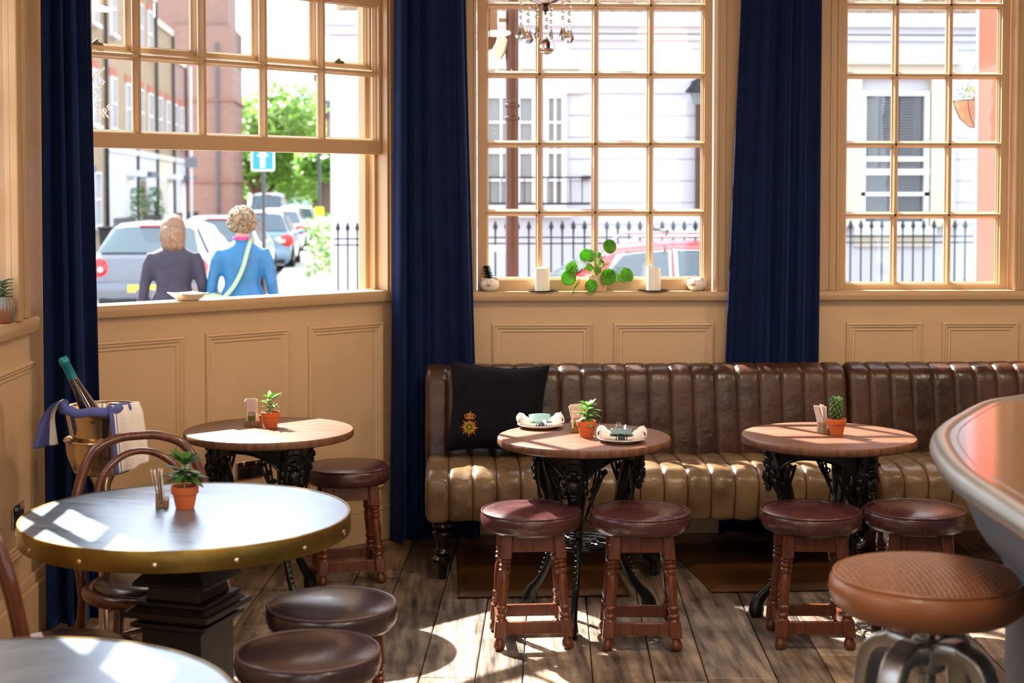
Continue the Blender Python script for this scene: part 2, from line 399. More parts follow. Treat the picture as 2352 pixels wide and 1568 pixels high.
# ---- back wall with two windows
TG = 0.085                                    # glass set back from the wall face
w2l = onA(1116, 400, TG)[0]; w2r = onA(1614, 400, TG)[0]
w3l = onA(1938, 400, TG)[0]; w3r = onA(2292, 400, TG)[0]
FS = 0.042                                    # frame stile
WT = 0.22
mb = MB(); mb.m = MAW
xl = (P0 + UB * sA).x
o2 = (w2l - FS - 0.012, w2r + FS + 0.012); o3 = (w3l - FS - 0.012, w3r + FS + 0.012)
ZT = 3.02
mb.bb(xl - 0.02, 5.0, 0, WT, 0, SILL - 0.045)
mb.bb(xl, o2[0], 0, WT, SILL - 0.045, ZT); mb.bb(o2[1], o3[0], 0, WT, SILL - 0.045, ZT); mb.bb(o3[1], 5.0, 0, WT, SILL - 0.045, ZT)
mb.bb(xl, 5.0, 0, WT, ZT, CEILZ)
wa = mark(mb.build('wall_back', PAINT))
mb = MB(); mb.m = MAW
def pX(px, py=780): return onA(px, py)[0]
zt = onA(1245, 741)[1]
for a, b in ((1129, 1361), (1408, 1641), (1942, 2118), (2162, 2340), (1702, 1880), (900, 1085)):
    if a == 900: continue
    panel(mb, pX(a), pX(b), 0.28, zt)
panel(mb, pX(2385), pX(2600), 0.28, zt)
mark(mb.build('dado_moulding', PAINT, wa, smooth=25))
mb = MB(); mb.m = MAW
sill_profile(mb, onA(1095, 675)[0] - 0.03, onA(1672, 675)[0] + 0.03, SILL, TG + 0.02, 0.055)
sill_profile(mb, onA(1884, 675)[0] - 0.03, 4.9, SILL, TG + 0.02, 0.055)
mark(mb.build('trim_1', PAINT_W))
mb = MB(); mb.m = MAW                        # skirting
mb.bb(xl, 5.0, -0.018, 0.0, 0, 0.15); mb.bb(xl, 5.0, -0.012, 0.0, 0.15, 0.17)
mark(mb.build('baseboard_back', PAINT, bevel=0.004))
# casings round the two back windows
mb = MB(); mb.m = MAW
def casing(x0, x1, into):
    mb.bb(min(x0, x1), max(x0, x1), -0.022, 0.0, SILL, ZT + 0.1)
    a = x0; s = 1 if x1 > x0 else -1
    mb.bb(min(a, a + s * 0.022), max(a, a + s * 0.022), -0.034, -0.02, SILL, ZT + 0.1)
    mb.bb(min(x1 - s * 0.014, x1), max(x1 - s * 0.014, x1), -0.03, -0.02, SILL, ZT + 0.1)
    mb.bb(min(x1 - s * 0.05, x1 - s * 0.036), max(x1 - s * 0.05, x1 - s * 0.036), -0.028, -0.02, SILL, ZT + 0.1)
casing(o2[0] - 0.15, o2[0] + 0.004, 1); casing(o2[1] + 0.13, o2[1] - 0.004, -1)
casing(o3[0] - 0.115, o3[0] + 0.004, 1); casing(o3[1] + 0.15, o3[1] - 0.004, -1)
mark(mb.build('trim_2', PAINT_W, bevel=0.003))

def muntin(mb, a, b, fixed, vert, y0, dep=0.036, wf=0.017, wb=0.036):
    """moulded glazing bar between a and b; y0 = glass plane, room side at y0-dep"""
    prof = [(-wb / 2, 0), (-wb / 2, -dep * 0.28), (-wb * 0.36, -dep * 0.42), (-wf / 2, -dep * 0.88), (-wf / 2 + 0.002, -dep), (wf / 2 - 0.002, -dep), (wf / 2, -dep * 0.88), (wb * 0.36, -dep * 0.42), (wb / 2, -dep * 0.28), (wb / 2, 0), (wb / 2 - 0.004, 0.012), (-wb / 2 + 0.004, 0.012)]
    rs = []
    for t in (a, b):
        rs.append([((fixed + u, y0 + v, t) if vert else (t, y0 + v, fixed + u)) for u, v in prof])
    mb.rings(rs)
def window_frame(M_, name, x0, x1, z0, z1, xs, zs, y0, stile, mat, parent, bot=None, dep=0.04, paneparent=None):
    """sash: outer rect x0..x1, z0..z1 (clear opening inside the stiles), bars at xs / zs"""
    bot = bot if bot is not None else stile
    mb = MB(); mb.m = M_
    mb.bb(x0 - stile, x0, y0 - dep, y0 + 0.012, z0 - bot, z1 + stile); mb.bb(x1, x1 + stile, y0 - dep, y0 + 0.012, z0 - bot, z1 + stile)
    mb.bb(x0, x1, y0 - dep, y0 + 0.012, z0 - bot, z0); mb.bb(x0, x1, y0 - dep, y0 + 0.012, z1, z1 + stile)
    # glazing rebate moulding round the inside
    for a, b, c, v in ((z0, z1, x0, 1), (z0, z1, x1, 1), (x0, x1, z0, 0), (x0, x1, z1, 0)):
        muntin(mb, a, b, c, v, y0, dep * 0.55, 0.012, 0.026)
    for x in xs: muntin(mb, z0, z1, x, True, y0)
    for z in zs: muntin(mb, x0, x1, z, False, y0)
    f = mb.build(name, mat, parent, bevel=0.0015, smooth=30)
    mp_ = MB(); mp_.m = M_; X_ = [x0] + list(xs) + [x1]; Z_ = [z0] + list(zs) + [z1]; rnd = random.Random(len(xs) * 7 + int(z0 * 100))
    for i in range(len(X_) - 1):
        for j in range(len(Z_) - 1):
            tx, tz = rnd.uniform(-.0008, .0008), rnd.uniform(-.0008, .0008)
            mp_.add([(X_[i], y0 + 0.004 + tx, Z_[j]), (X_[i + 1], y0 + 0.004 + tz, Z_[j]), (X_[i + 1], y0 + 0.004 - tx, Z_[j + 1]), (X_[i], y0 + 0.004 - tz, Z_[j + 1])], [(0, 1, 2, 3)])
    mark(mp_.build('pane', GLASS, f)); mark(f)
    return f
def rows(pys, px, fn, t): return [fn(px, y, t)[1] for y in pys]
# second window: four panes wide
e = mark(empty('window_2', (0, 0, 0)))
zr = rows([641, 488, 331, 172, 14], 1365, onA, TG)
window_frame(MAW, 'casement_frame', w2l, w2r, zr[0], zr[4] + 0.36 * 1, [onA(x, 400, TG)[0] for x in (1238, 1366, 1492)], zr[1:4] + [zr[4]], TG, FS, PAINT_W, e, bot=zr[0] - SILL)
e = mark(empty('window_3', (0, 0, 0)))
zr = rows([652, 494, 332, 174, 13], 2115, onA, TG)
window_frame(MAW, 'casement_frame', w3l, w3r, zr[0], zr[4] + 0.36, [onA(x, 400, TG)[0] for x in (2053, 2176)], zr[1:4] + [zr[4]], TG, FS, PAINT_W, e, bot=zr[0] - SILL)

# ---- angled wall with the open sash window
sR = onB(872, 345, 0.05)[0] + 0.012; sL = sC + 0.16
mb = MB(); mb.m = MBW
mb.bb(sC - 0.1, sA + 0.0, 0, WT, 0, SILLB - 0.045); mb.bb(sC - 0.1, sL, 0, WT, SILLB - 0.045, ZT); mb.bb(sR, sA, 0, WT, SILLB - 0.045, ZT)
mb.bb(sC - 0.1, sA, 0, WT, ZT, CEILZ)
wb_ = mark(mb.build('wall_corner', PAINT))
mb = MB(); mb.m = MBW
for (a, ya), (b, yb) in (((228, 0), (424, 0)), ((470, 0), (664, 0)), ((706, 0), (880, 0))):
    x0 = onB(a, 800)[0]; x1 = onB(b, 800)[0]
    if a == 228: x0 -= 0.1
    panel(mb, x0, x1, 0.26, onB(664, 752)[1])
mark(mb.build('dado_moulding', PAINT, wb_, smooth=25))
mb = MB(); mb.m = MBW; sill_profile(mb, sC + 0.02, sA - 0.03, SILLB, 0.12, 0.045, 0.05); mark(mb.build('trim_3', PAINT_W))
mb = MB(); mb.m = MBW; mb.bb(sC, sA, -0.02, 0, 0, 0.15); mb.bb(sC, sA, -0.012, 0, 0.15, 0.175); mark(mb.build('baseboard_corner', PAINT, bevel=0.004))
mb = MB(); mb.m = MBW                        # sash box: reveals, beads, casing
for a, b, y0, y1 in ((sR, sR + 0.07, -0.022, 0.0), (sR + 0.052, sR + 0.07, -0.034, -0.02), (sR - 0.012, sR + 0.006, -0.012, 0.03), (sR - 0.006, sR, 0.03, 0.2), (sR - 0.024, sR, 0.078, 0.09), (sR - 0.03, sR, 0.145, 0.2)):
    mb.bb(a, b, y0, y1, SILLB, ZT)
for a, b, y0, y1 in ((sL - 0.12, sL, -0.022, 0.0), (sL, sL + 0.012, -0.012, 0.03), (sL, sL + 0.024, 0.078, 0.09), (sL, sL + 0.03, 0.145, 0.2)):
    mb.bb(a, b, y0, y1, SILLB, ZT)
mark(mb.build('trim_4', PAINT_W, bevel=0.002))
e = mark(empty('window_1', (0, 0, 0)))
TL = 0.072                                    # lower (raised) sash plane
bx = [onB(x, 250, TL)[0] for x in (312, 462, 602, 735)]
pw = (bx[3] - bx[0]) / 3; x0 = bx[0] - pw; x1 = bx[3] + pw
zb = onB(602, 316, TL)[1]; zbb = onB(602, 348, TL - 0.04)[1]; zm = onB(602, 151, TL)[1]; rowh = zm - zb
window_frame(MBW, 'lower_sash', x0, x1, zb, zb + rowh * 2, bx, [zm], TL, 0.05, PAINT_W, e, bot=zb - zbb)
TU = 0.135
zu = onB(602, 134, TU)[1]
window_frame(MBW, 'upper_sash', x0 + 0.01, x1 - 0.01, zu, zu + rowh * 2, bx, [zu + rowh], TU, 0.042, PAINT_D, e, bot=0.03)
for px, py in ((222, 92), (778, 137)):
    s_, z_ = onB(px, py, TU - 0.03)
    mb = MB(); mb.m = MBW @ T(s_, TU - 0.03, zu - 0.002 )
    mb.box((0, 0, 0.004), (0.055, 0.02, 0.006)); mb.lathe([(0.014, 0), (0.014, 0.008), (0.008, 0.014), (0.007, 0.02), (0, 0.024)], 14, (0, 0, 0.006)); mb.tube([(-0.02, 0, 0.01), (-0.006, 0, 0.02), (0.012, 0, 0.012), (0.026, 0, 0.01)], 0.005, 8)
    mark(mb.build('sash_fastener', M('bronze_fastener', (96, 84, 60), 0.35, 0.8), e))
# handwritten note on the lower sash glass
GL = {'w': [[(0, .9), (.15, .05), (.35, .6), (.55, .05), (.8, .95)]], 'm': [[(0, 0), (.05, .8), (.1, .5), (.3, .85), (.4, 0)], [(.4, .5), (.6, .85), (.75, 0)]],
      'u': [[(0, .8), (.05, .1), (.35, .05), (.5, .8)], [(.5, .8), (.58, 0)]], 's': [[(.5, .75), (.2, .85), (.1, .6), (.45, .35), (.35, 0), (0, .1)]],
      'c': [[(.5, .7), (.2, .8), (0, .4), (.2, 0), (.5, .15)]], 'l': [[(.2, 1.7), (.1, .1), (.3, 0)]], 'o': [[(.25, .8), (0, .5), (.1, .05), (.4, 0), (.5, .5), (.25, .8)]],
      'e': [[(0, .4), (.5, .5), (.35, .85), (.05, .6), (.1, .05), (.5, .1)]], 'd': [[(.5, .7), (.15, .8), (0, .3), (.2, 0), (.5, .4), (.6, 1.7)], [(.5, .4), (.6, 0)]],
      'a': [[(.5, .75), (.1, .75), (0, .2), (.2, 0), (.5, .6), (.6, 0)]], 't': [[(.25, 1.5), (.2, .1), (.4, 0)], [(0, .9), (.5, 1.0)]],
      '9': [[(.6, 1.3), (.2, 1.5), (.05, 1.0), (.35, .85), (.65, 1.3), (.5, -.3)]], 'p': [[(.1, .9), (.05, -.9)], [(.1, .7), (.4, .9), (.5, .4), (.1, .1)]], ' ': []}
mb = MB(); mb.m = MBW
for txt, (ax, ay), (bx_, by_), sz in (('w mus', (196, 213), (246, 150), 0.033), ('closed', (198, 243), (244, 186), 0.03), ('at', (222, 246), (238, 222), 0.028), ('9pm', (232, 272), (262, 244), 0.034)):
    a = onB(ax, ay, TL); b = onB(bx_, by_, TL); d = Vector((b[0] - a[0], b[1] - a[1])); ln = d.length; d.normalize(); nn = Vector((-d.y, d.x))
    adv = ln / max(1, len(txt)); x = 0
    for ch in txt:
        for st in GL[ch]:
            pts = []
            for gx, gy in st:
                q = d * (x + gx * adv * 1.15) + nn * gy * sz * 0.7; pts.append((a[0] + q.x, TL - 0.001, a[1] + q.y))
            mb.tube(spl(pts, 5), 0.0023, 5)
        x += adv
mark(mb.build('chalk_writing', WHITEINK, bpy.data.objects['lower_sash'], smooth=180))

# ---- left wall (its window lies outside the frame), with a tall plain casing and the sill
ycorner = (P0 + UB * sC).y
def onC(px, py, off=0.0):
    r = ray(px, py); p = CAMP + r * ((XC + off) / r.x); return p.y, p.z
mb = MB()
zs_ = SILLB - 0.045
VY = onC(3, 700)[0]; WY0, WY1 = VY - 1.1, VY + 0.11
mb.bb(XC - WT, XC, -5.2, ycorner + 0.1, 0, zs_); mb.bb(XC - WT, XC, WY1, ycorner + 0.1, zs_, CEILZ); mb.bb(XC - WT, XC, 3.2, WY0, zs_, CEILZ)
mb.bb(XC - WT, XC, WY0, WY1, ZT, CEILZ); mb.bb(XC - WT, XC, -5.2, 1.2, zs_, CEILZ); mb.bb(XC - WT, XC, 1.2, 3.2, 2.9, CEILZ)
wc = mark(mb.build('wall_left', PAINT))
def inC(m): return m
MCW = Matrix(((0, -1, 0, XC), (1, 0, 0, 0), (0, 0, 1, 0), (0, 0, 0, 1)))   # local x = world y, local y = -world x (outwards)
mb = MB(); mb.m = MCW
y1 = onC(76, 830)[0]; ztc = onC(70, 826)[1]
panel(mb, y1 - 1.0, y1, 0.34, ztc); panel(mb, y1 - 2.2, y1 - 1.15, 0.34, ztc)
mark(mb.build('dado_moulding', PAINT, wc, smooth=25))
mb = MB(); mb.m = MCW; sill_profile(mb, 1.2, 5.96, SILLB, 0.14, 0.045, 0.055); mark(mb.build('trim_5', PAINT_W))
mb = MB(); mb.m = MCW; mb.bb(-5, ycorner, -0.03, 0, 0, 0.2); mb.bb(-5, ycorner, -0.018, 0, 0.2, 0.24); mark(mb.build('baseboard_left', PAINT, bevel=0.006))
mb = MB(); mb.m = MCW
ya, yb = onC(6, 500)[0], onC(74, 500)[0]
mb.bb(WY1 - 0.05, 5.9, -0.024, 0, SILLB, 3.2); mb.bb(WY1 - 0.05, WY1 + 0.0, -0.05, -0.02, SILLB, 3.2); mb.bb(5.82, 5.86, -0.034, -0.02, SILLB, 3.2); mb.bb(WY1 + 0.1, WY1 + 0.112, -0.03, -0.02, SILLB, 3.2)
mark(mb.build('trim_6', PAINT_W, bevel=0.006))
e = mark(empty('window_4', (0, 0, 0)))
window_frame(MCW, 'casement_frame', WY0 + 0.05, WY1 - 0.05, SILLB + 0.06, 2.95, [WY0 + 0.4, WY0 + 0.78], [1.7, 2.1, 2.5], 0.1, 0.05, PAINT_W, e)
e = mark(empty('window_5', (0, 0, 0)))
window_frame(MCW, 'casement_frame', 1.25, 3.15, SILLB + 0.06, 2.85, [1.7, 2.2, 2.7], [1.8, 2.3], 0.1, 0.05, PAINT_W, e)

# ---- rest of the room: behind and beside the camera
mb = MB(); mb.bb(-1.9, 5.2, -5.2, YA + 0.25, CEILZ, CEILZ + 0.2); mark(mb.build('ceiling', CEIL))
mb = MB(); mb.bb(5.0, 5.2, -5.2, 8, 0, 0.9); mb.bb(5.0, 5.2, -5.2, 8, 2.95, CEILZ)
for a, b in ((-5.2, -3.2), (-1.6, 0.2), (1.8, 8)): mb.bb(5.0, 5.2, a, b, 0.9, 2.95)
mark(mb.build('wall_right', PAINT))
mb = MB(); mb.bb(-1.9, 5.2, -5.4, -5.2, 0, 0.7); mb.bb(-1.9, 5.2, -5.4, -5.2, 3.0, CEILZ)
for a, b in ((-1.9, -1.2), (0.2, 1.9), (3.3, 5.2)): mb.bb(a, b, -5.4, -5.2, 0.7, 3.0)  # piers between unseen openings, added to let in sky light as fill
mark(mb.build('wall_rear', PAINT))

# ---- unseen lamps on the ceiling, added as warm fill for the room
proto = None
for i, (x, y) in enumerate(((0.3, 2.2), (2.0, 1.2), (0.4, -1.2), (2.6, -2.0), (3.2, 4.6), (1.2, 4.9))):
    if proto is None:
        proto = empty('ceiling_fill_lamp', (x, y, CEILZ), 0, 'added warm drum lamp on the ceiling out of view, for fill', 'lamp', 'added fill lamps out of view')
        mb = MB(); mb.lathe([(0.2, -0.02), (0.22, -0.16), (0.0, -0.16)], 32); mb.build('fill_lamp_shade', M('fill_lamp_shade', (255, 226, 180), 0.8, emit=(255, 206, 150), es=4.0), proto)
        mb = MB(); mb.cyl((0, 0, 0), 0.06, -0.02, 0); mb.build('ceiling_plate', BRASS, proto)
    else: dup(proto, (x, y, CEILZ))
    ld = bpy.data.lights.new('ceiling_fill_light', 'AREA'); ld.shape = 'DISK'; ld.size = 0.5; ld.energy = 60 * FILL_W; ld.color = (1.0, 0.82, 0.62)
    lo = bpy.data.objects.new('ceiling_fill_light', ld); COL.objects.link(lo); lo.location = (x, y, CEILZ - 0.2)

# ---- curtains
def curtain(name, label, tl, tr, bl, br, ztop, zbot, folds, amp, mat, seedv, mid=None, phase=0.0):
    """tl..br: (x, y) ends of the gathered cloth at top and bottom"""
    rnd = random.Random(seedv); offs = [rnd.uniform(-0.12, 0.12) for _ in range(40)]; am = [rnd.uniform(0.65, 1.15) for _ in range(40)]
    nu = folds * 22; nv = 60
    def fn(u, v):
        z = ztop + (zbot - ztop) * v
        e_ = v if mid is None else v
        A = Vector(tl).lerp(Vector(bl), e_); B = Vector(tr).lerp(Vector(br), e_)
        d = (B - A); L = d.length; d.normalize(); n = Vector((d.y, -d.x))
        ph = u * folds + 0.25 * math.sin(u * 7 + seedv) + phase; k = int(ph) % 40; fr = ph - math.floor(ph)
        a = amp * (am[k] * (1 - fr) + am[(k + 1) % 40] * fr) * (0.75 + 0.35 * v)
        w = math.sin(2 * PI * ph + 0.35 * math.sin(3 * v + k)); w = math.copysign(abs(w) ** 0.75, w)
        sway = 0.012 * math.sin(4 * v + u * 5 + seedv) * v
        lat = 0.14 * a * math.sin(4 * PI * ph + 0.8)
        lat *= min(1, 6 * u, 6 * (1 - u))
        p = A + d * (L * u + lat) + n * (a * w + sway)
        return (p.x, p.y, z)
    mb = MB(); mb.grid(fn, nu, nv)
    o = mb.build(name, mat, None, smooth=180, solid=0.006)
    return tag(o, label, 'curtain', None)
def xyA(px, Y): p = atY(px, 451, Y); return (p.x, Y)
c = curtain('curtain', 'long navy velvet curtain in the left corner behind the wine bucket', xyA(96, 5.98), xyA(204, 6.07), xyA(92, 5.98), xyA(229, 6.05), 3.2, 0.015, 3, 0.045, VELVET, 3, phase=0.2)
c = curtain('curtain', 'navy velvet curtain between the open sash window and the multi-pane window', xyA(912, 7.41), xyA(1066, 7.49), xyA(896, 7.38), xyA(1103, 7.475), 3.2, 0.015, 4, 0.035, VELVET, 5)
c = curtain('curtain', 'dark navy velvet curtain between the two multi-pane windows behind the bench', xyA(1706, 7.485), xyA(1882, 7.485), xyA(1652, 7.475), xyA(1880, 7.485), 3.2, 0.02, 4, 0.034, VELVET, 8)
mb = MB(); mb.tube([(-1.62, 5.98, 3.22), (-1.3, 6.1, 3.22), (-0.4, 7.3, 3.22), (0.2, 7.46, 3.22), (4.8, 7.46, 3.22)], 0.016, 12)
tag(mb.build('curtain_rail', BRASS), 'brass rail carrying the navy velvet curtains near the ceiling', 'curtain rail')
# ================================================================= furniture
# ---- leather bench: two channel-stitched units
def sample_profile(keys, n=10):
    return spl([Vector((y, z, 0)) for y, z in keys], n)
def channels(mb, prof, x0, x1, w, depth, seed=1, closed=False, endr=0.03, wrinkle=0.003):
    """pad: profile (y,z) swept along x, pinched in at every seam"""
    P = [Vector((p[0], p[1])) for p in prof]; K = len(P); N = []
    for i in range(K):
        t = P[min(i + 1, K - 1)] - P[max(i - 1, 0)]; t.normalize(); N.append(Vector((t.y, -t.x)))
    nch = max(1, round((x1 - x0) / w)); per = 14; us = []
    for c_ in range(nch):
        for j in range(per): us.append((c_ + j / per))
    us.append(nch); vs_ = []; sc = (x1 - x0) / nch; cen = Vector((sum(p.x for p in P) / K, sum(p.y for p in P) / K))
    for u in us:
        f = abs((u % 1) * 2 - 1); f = 1.0 if u == nch else f
        pin = depth * (f ** 9) + depth * 0.25 * f * f
        x = x0 + u * sc
        e = min(x - x0, x1 - x); er = 0.0
        if e < endr: er = endr - math.sqrt(max(0, endr ** 2 - (endr - e) ** 2))
        for i in range(K):
            wv = noise.noise(Vector((x * 9 + seed, P[i].x * 12, P[i].y * 12))) * wrinkle * (1 - f ** 3)
            p = P[i] - N[i] * (pin + er * 0.9 - wv)
            vs_.append((x, p.x, p.y))
    fs_ = []; n = K
    for a in range(len(us) - 1):
        for i in range(n - 1): fs_.append((a * n + i, a * n + i + 1, (a + 1) * n + i + 1, (a + 1) * n + i))
    fs_.append(tuple(reversed(range(n)))); fs_.append(tuple((len(us) - 1) * n + i for i in range(n)))
    mb.add(vs_, fs_)
    return [x0 + k * sc for k in range(nch + 1)], P, N
BACKP = [(7.37, 0.30), (7.37, 0.60), (7.365, 0.84), (7.35, 0.885), (7.31, 0.905), (7.26, 0.902), (7.205, 0.882), (7.175, 0.84), (7.158, 0.76), (7.135, 0.62), (7.12, 0.50), (7.12, 0.42)]
SEATP = [(7.18, 0.30), (7.18, 0.46), (7.10, 0.492), (7.0, 0.500), (6.85, 0.502), (6.74, 0.498), (6.68, 0.482), (6.645, 0.45), (6.635, 0.40), (6.65, 0.33), (6.67, 0.272), (6.69, 0.262)]
bl = atY(976, 900, 7.15).x; bj = atY(1949, 900, 7.16).x
def turned_leg(mb, c, prof, n=20): mb.lathe(prof, n, c)
BLEG = [(0.013, 0.0), (0.019, 0.004), (0.021, 0.05), (0.027, 0.062), (0.048, 0.078), (0.05, 0.092), (0.028, 0.108), (0.036, 0.118), (0.033, 0.13), (0.024, 0.138), (0.03, 0.17), (0.038, 0.195), (0.046, 0.205), (0.046, 0.212), (0.03, 0.222), (0.048, 0.238), (0.046, 0.252), (0.03, 0.262), (0.03, 0.30)]
def bench(x0, x1, label, legs):
    root = empty('leather_bench', ((x0 + x1) / 2, 7.0, 0), 0, label, 'bench')
    ox = (x0 + x1) / 2; off = Matrix.Translation((-ox, -7.0, 0))
    mb = MB(); mb.m = off; sx, P, N = channels(mb, sample_profile(BACKP), x0, x1, 0.1065, 0.008, 1); b_ = mb.build('backrest', LEATHER, root, smooth=60)
    mb = MB(); mb.m = off
    for x in sx[1:-1]:
        mb.tube([(x, P[i].x - N[i].x * 0.0075, P[i].y - N[i].y * 0.0075) for i in range(20, len(P) - 6)], 0.0022, 5)
    mb.build('seam_piping', SEAM, b_, smooth=180)
    mb = MB(); mb.m = off; sx, P, N = channels(mb, sample_profile(SEATP), x0 + 0.008, x1 - 0.004, 0.1065, 0.009, 5, wrinkle=0.009); s_ = mb.build('seat', LEATHER_S, root, smooth=60)
    mb = MB(); mb.m = off
    for x in sx[1:-1]:
        mb.tube([(x, P[i].x - N[i].x * 0.0085, P[i].y - N[i].y * 0.0085) for i in range(12, len(P) - 2)], 0.0022, 5)
    mb.build('seam_piping', SEAM, s_, smooth=180)
    mb = MB(); mb.m = off; mb.bb(x0 + 0.03, x1 - 0.03, 6.72, 7.365, 0.262, 0.33); mb.build('base_frame', EBON, root)
    for lx, ly in legs:
        mb = MB(); mb.lathe(BLEG, 24, (lx - ox, ly - 7.0, 0)); mb.build('leg', EBON, root)
    return root
bench(bl, bj, 'brown channel-stitched leather bench with a dark cushion on its left end', [(bl + 0.085, 6.72), (atz(1505, 1328).x, 6.74), (bj - 0.08, 6.74), (bl + 0.085, 7.3), (bj - 0.08, 7.3)])
bench(bj + 0.004, 3.9, 'brown channel-stitched leather bench running out of the picture behind the bar', [(bj + 0.1, 6.74), (3.8, 6.74), (bj + 0.1, 7.3)])

# ---- dark cushion with an embroidered badge
def cushion_pt(u, v, s=1):
    """u,v in -1..1; plump square pillow with pulled out corners"""
    w = 0.235; h = 0.215; r = (abs(u) ** 2.2 + abs(v) ** 2.2)
    px_ = u * w * (1 - 0.11 * (1 - v * v) * abs(u)); pz = v * h * (1 - 0.13 * (1 - u * u) * abs(v))
    th = 0.085 * max(0.0, (1 - u ** 4) * (1 - v ** 4)) ** 0.55
    wr = noise.noise(Vector((u * 3.5 + 3, v * 3.5, s * 2))) * 0.012 * (1 - u ** 4) * (1 - v ** 4)
    return Vector((px_, -s * (th + wr), pz))
cpos = atY(1143, 950, 7.02)
cu = empty('cushion', (cpos.x, 7.03, 0.515), 0, 'black velvet cushion with a gold crown and star badge leaning on the bench', 'cushion')
CM = T(0, 0, 0.21) @ Rx(R(-14)) @ Ry(R(3.5))
mb = MB(); mb.m = CM
for s in (1, -1):
    mb.grid(lambda a, b, s=s: cushion_pt(a * 2 - 1, (b * 2 - 1) * s, s), 40, 40)
mb.build('cushion_cover', GREYCUSH, cu, smooth=180)
mb = MB(); mb.m = CM; pts = []
for u, v in [(t, 1) for t in [x / 10 - 1 for x in range(21)]] + [(1, 1 - x / 10) for x in range(1, 21)] + [(1 - x / 10, -1) for x in range(1, 21)] + [(-1, -1 + x / 10) for x in range(1, 20)]:
    pts.append(cushion_pt(u, v, 1))
mb.tube(pts, 0.003, 6, closed=True); mb.build('piping', GREYCUSH, cu, smooth=180)
def surf(x, z, lift=0.002):
    u = x / 0.225; v = z / 0.205; p = cushion_pt(u, v, 1); return Vector((x, p.y - lift, z))
bc = (-0.128, -0.105)                              # badge centre on the cushion (m)
mg = MB(); mg.m = CM; mr_ = MB(); mr_.m = CM; mgn = MB(); mgn.m = CM; mdk = MB(); mdk.m = CM
def ray_shape(mb_, ang, r0, r1, w, lift):
    d = Vector((math.cos(ang), math.sin(ang))); n = Vector((-d.y, d.x)); c0 = Vector(bc)
    pts = [c0 + d * r0 + n * w, c0 + d * r1, c0 + d * r0 - n * w]
    mid = c0 + d * (r0 * 0.6 + r1 * 0.4)
    V = [surf(p.x, p.y, lift) for p in pts] + [surf(mid.x, mid.y, lift + 0.003)]
    mb_.add(V, [(0, 1, 3), (1, 2, 3), (2, 0, 3)])
for k in range(8):
    ray_shape(mg, k * PI / 4 + PI / 8 * 0, 0.016, 0.046, 0.0055, 0.003)
    ray_shape(mr_, k * PI / 4 + PI / 8, 0.016, 0.038, 0.0075, 0.002)
    for q in (-0.13, 0.13): ray_shape(mg, k * PI / 4 + PI / 8 + q, 0.016, 0.034, 0.0018, 0.004)
for r_, mbx, w_ in ((0.0215, mg, 0.002), (0.0175, mgn, 0.003), (0.0135, mg, 0.0015)):
    mbx.tube([surf(bc[0] + r_ * math.cos(a), bc[1] + r_ * math.sin(a), 0.005) for a in [i * PI / 12 for i in range(24)]], w_, 6, closed=True)
mdk.sph(surf(bc[0], bc[1], 0.0), 0.0125, 8, (1, 0.35, 1)); mg.sph(surf(bc[0], bc[1] + 0.001, 0.005), 0.0075, 8, (1, 0.5, 1))
mg.sph(surf(bc[0] - 0.004, bc[1] - 0.006, 0.004), 0.003, 6); mg.sph(surf(bc[0] + 0.004, bc[1] - 0.006, 0.004), 0.003, 6)
cz = bc[1] + 0.042                                  # crown
for i in range(7): x = -0.018 + i * 0.006; mg.sph(surf(bc[0] + x, cz, 0.003), 0.0035, 6)
mr_.sph(surf(bc[0], cz + 0.010, 0.0), 0.013, 8, (1.3, 0.3, 0.75))
for s in (-1, -0.5, 0.5, 1):
    mg.tube([surf(bc[0] + s * 0.018, cz, 0.004), surf(bc[0] + s * 0.026, cz + 0.012, 0.005), surf(bc[0] + s * 0.014, cz + 0.021, 0.005), surf(bc[0], cz + 0.018, 0.005)], 0.0018, 6)
mg.tube([surf(bc[0], cz, 0.004), surf(bc[0], cz + 0.02, 0.006)], 0.0018, 6); mg.sph(surf(bc[0], cz + 0.022, 0.004), 0.0035, 6)
mg.tube([surf(bc[0], cz + 0.024, 0.004), surf(bc[0], cz + 0.034, 0.004)], 0.0014, 5); mg.tube([surf(bc[0] - 0.004, cz + 0.029, 0.004), surf(bc[0] + 0.004, cz + 0.029, 0.004)], 0.0014, 5)
bd = mg.build('badge', GOLD, cu, smooth=50); bd['label'] = 'gold embroidered crown over an eight-pointed star'
mr_.build('red_embroidery', REDT, bd); mgn.build('green_ring', GREENT, bd); mdk.build('badge_centre', GREYCUSH, bd)

# ---- floor pads under the bench
def pad(name, label, quad, th=0.028, seed=1):
    P = [Vector(q) for q in quad]
    def top(u, v):
        p = P[0].lerp(P[1], u).lerp(P[3].lerp(P[2], u), v); e = min(u, 1 - u, v, 1 - v)
        h = th * min(1, (e / 0.035)) ** 0.5 * (1 + 0.25 * noise.noise(Vector((u * 5 + seed, v * 4, 0)))) + 0.002
        return (p.x, p.y, h)
    mb = MB(); mb.grid(top, 60, 30)
    c0 = P[0].lerp(P[2], 0.5); mb.v += [(p.x, p.y, 0.0005) for p in P]; k = len(mb.v) - 4; mb.f.append((k + 3, k + 2, k + 1, k)); mb.mi.append(0)
    mb.tube([(p.x, p.y, 0.006) for p in (P[0], P[0].lerp(P[1], .5), P[1], P[1].lerp(P[2], .5), P[2], P[2].lerp(P[3], .5), P[3], P[3].lerp(P[0], .5))], 0.005, 8, closed=True)
    o = mb.build(name, MATL, smooth=180); tag(o, label, 'floor pad'); return o
def xy(px, py): p = atz(px, py, 0.0); return (p.x, p.y, 0)
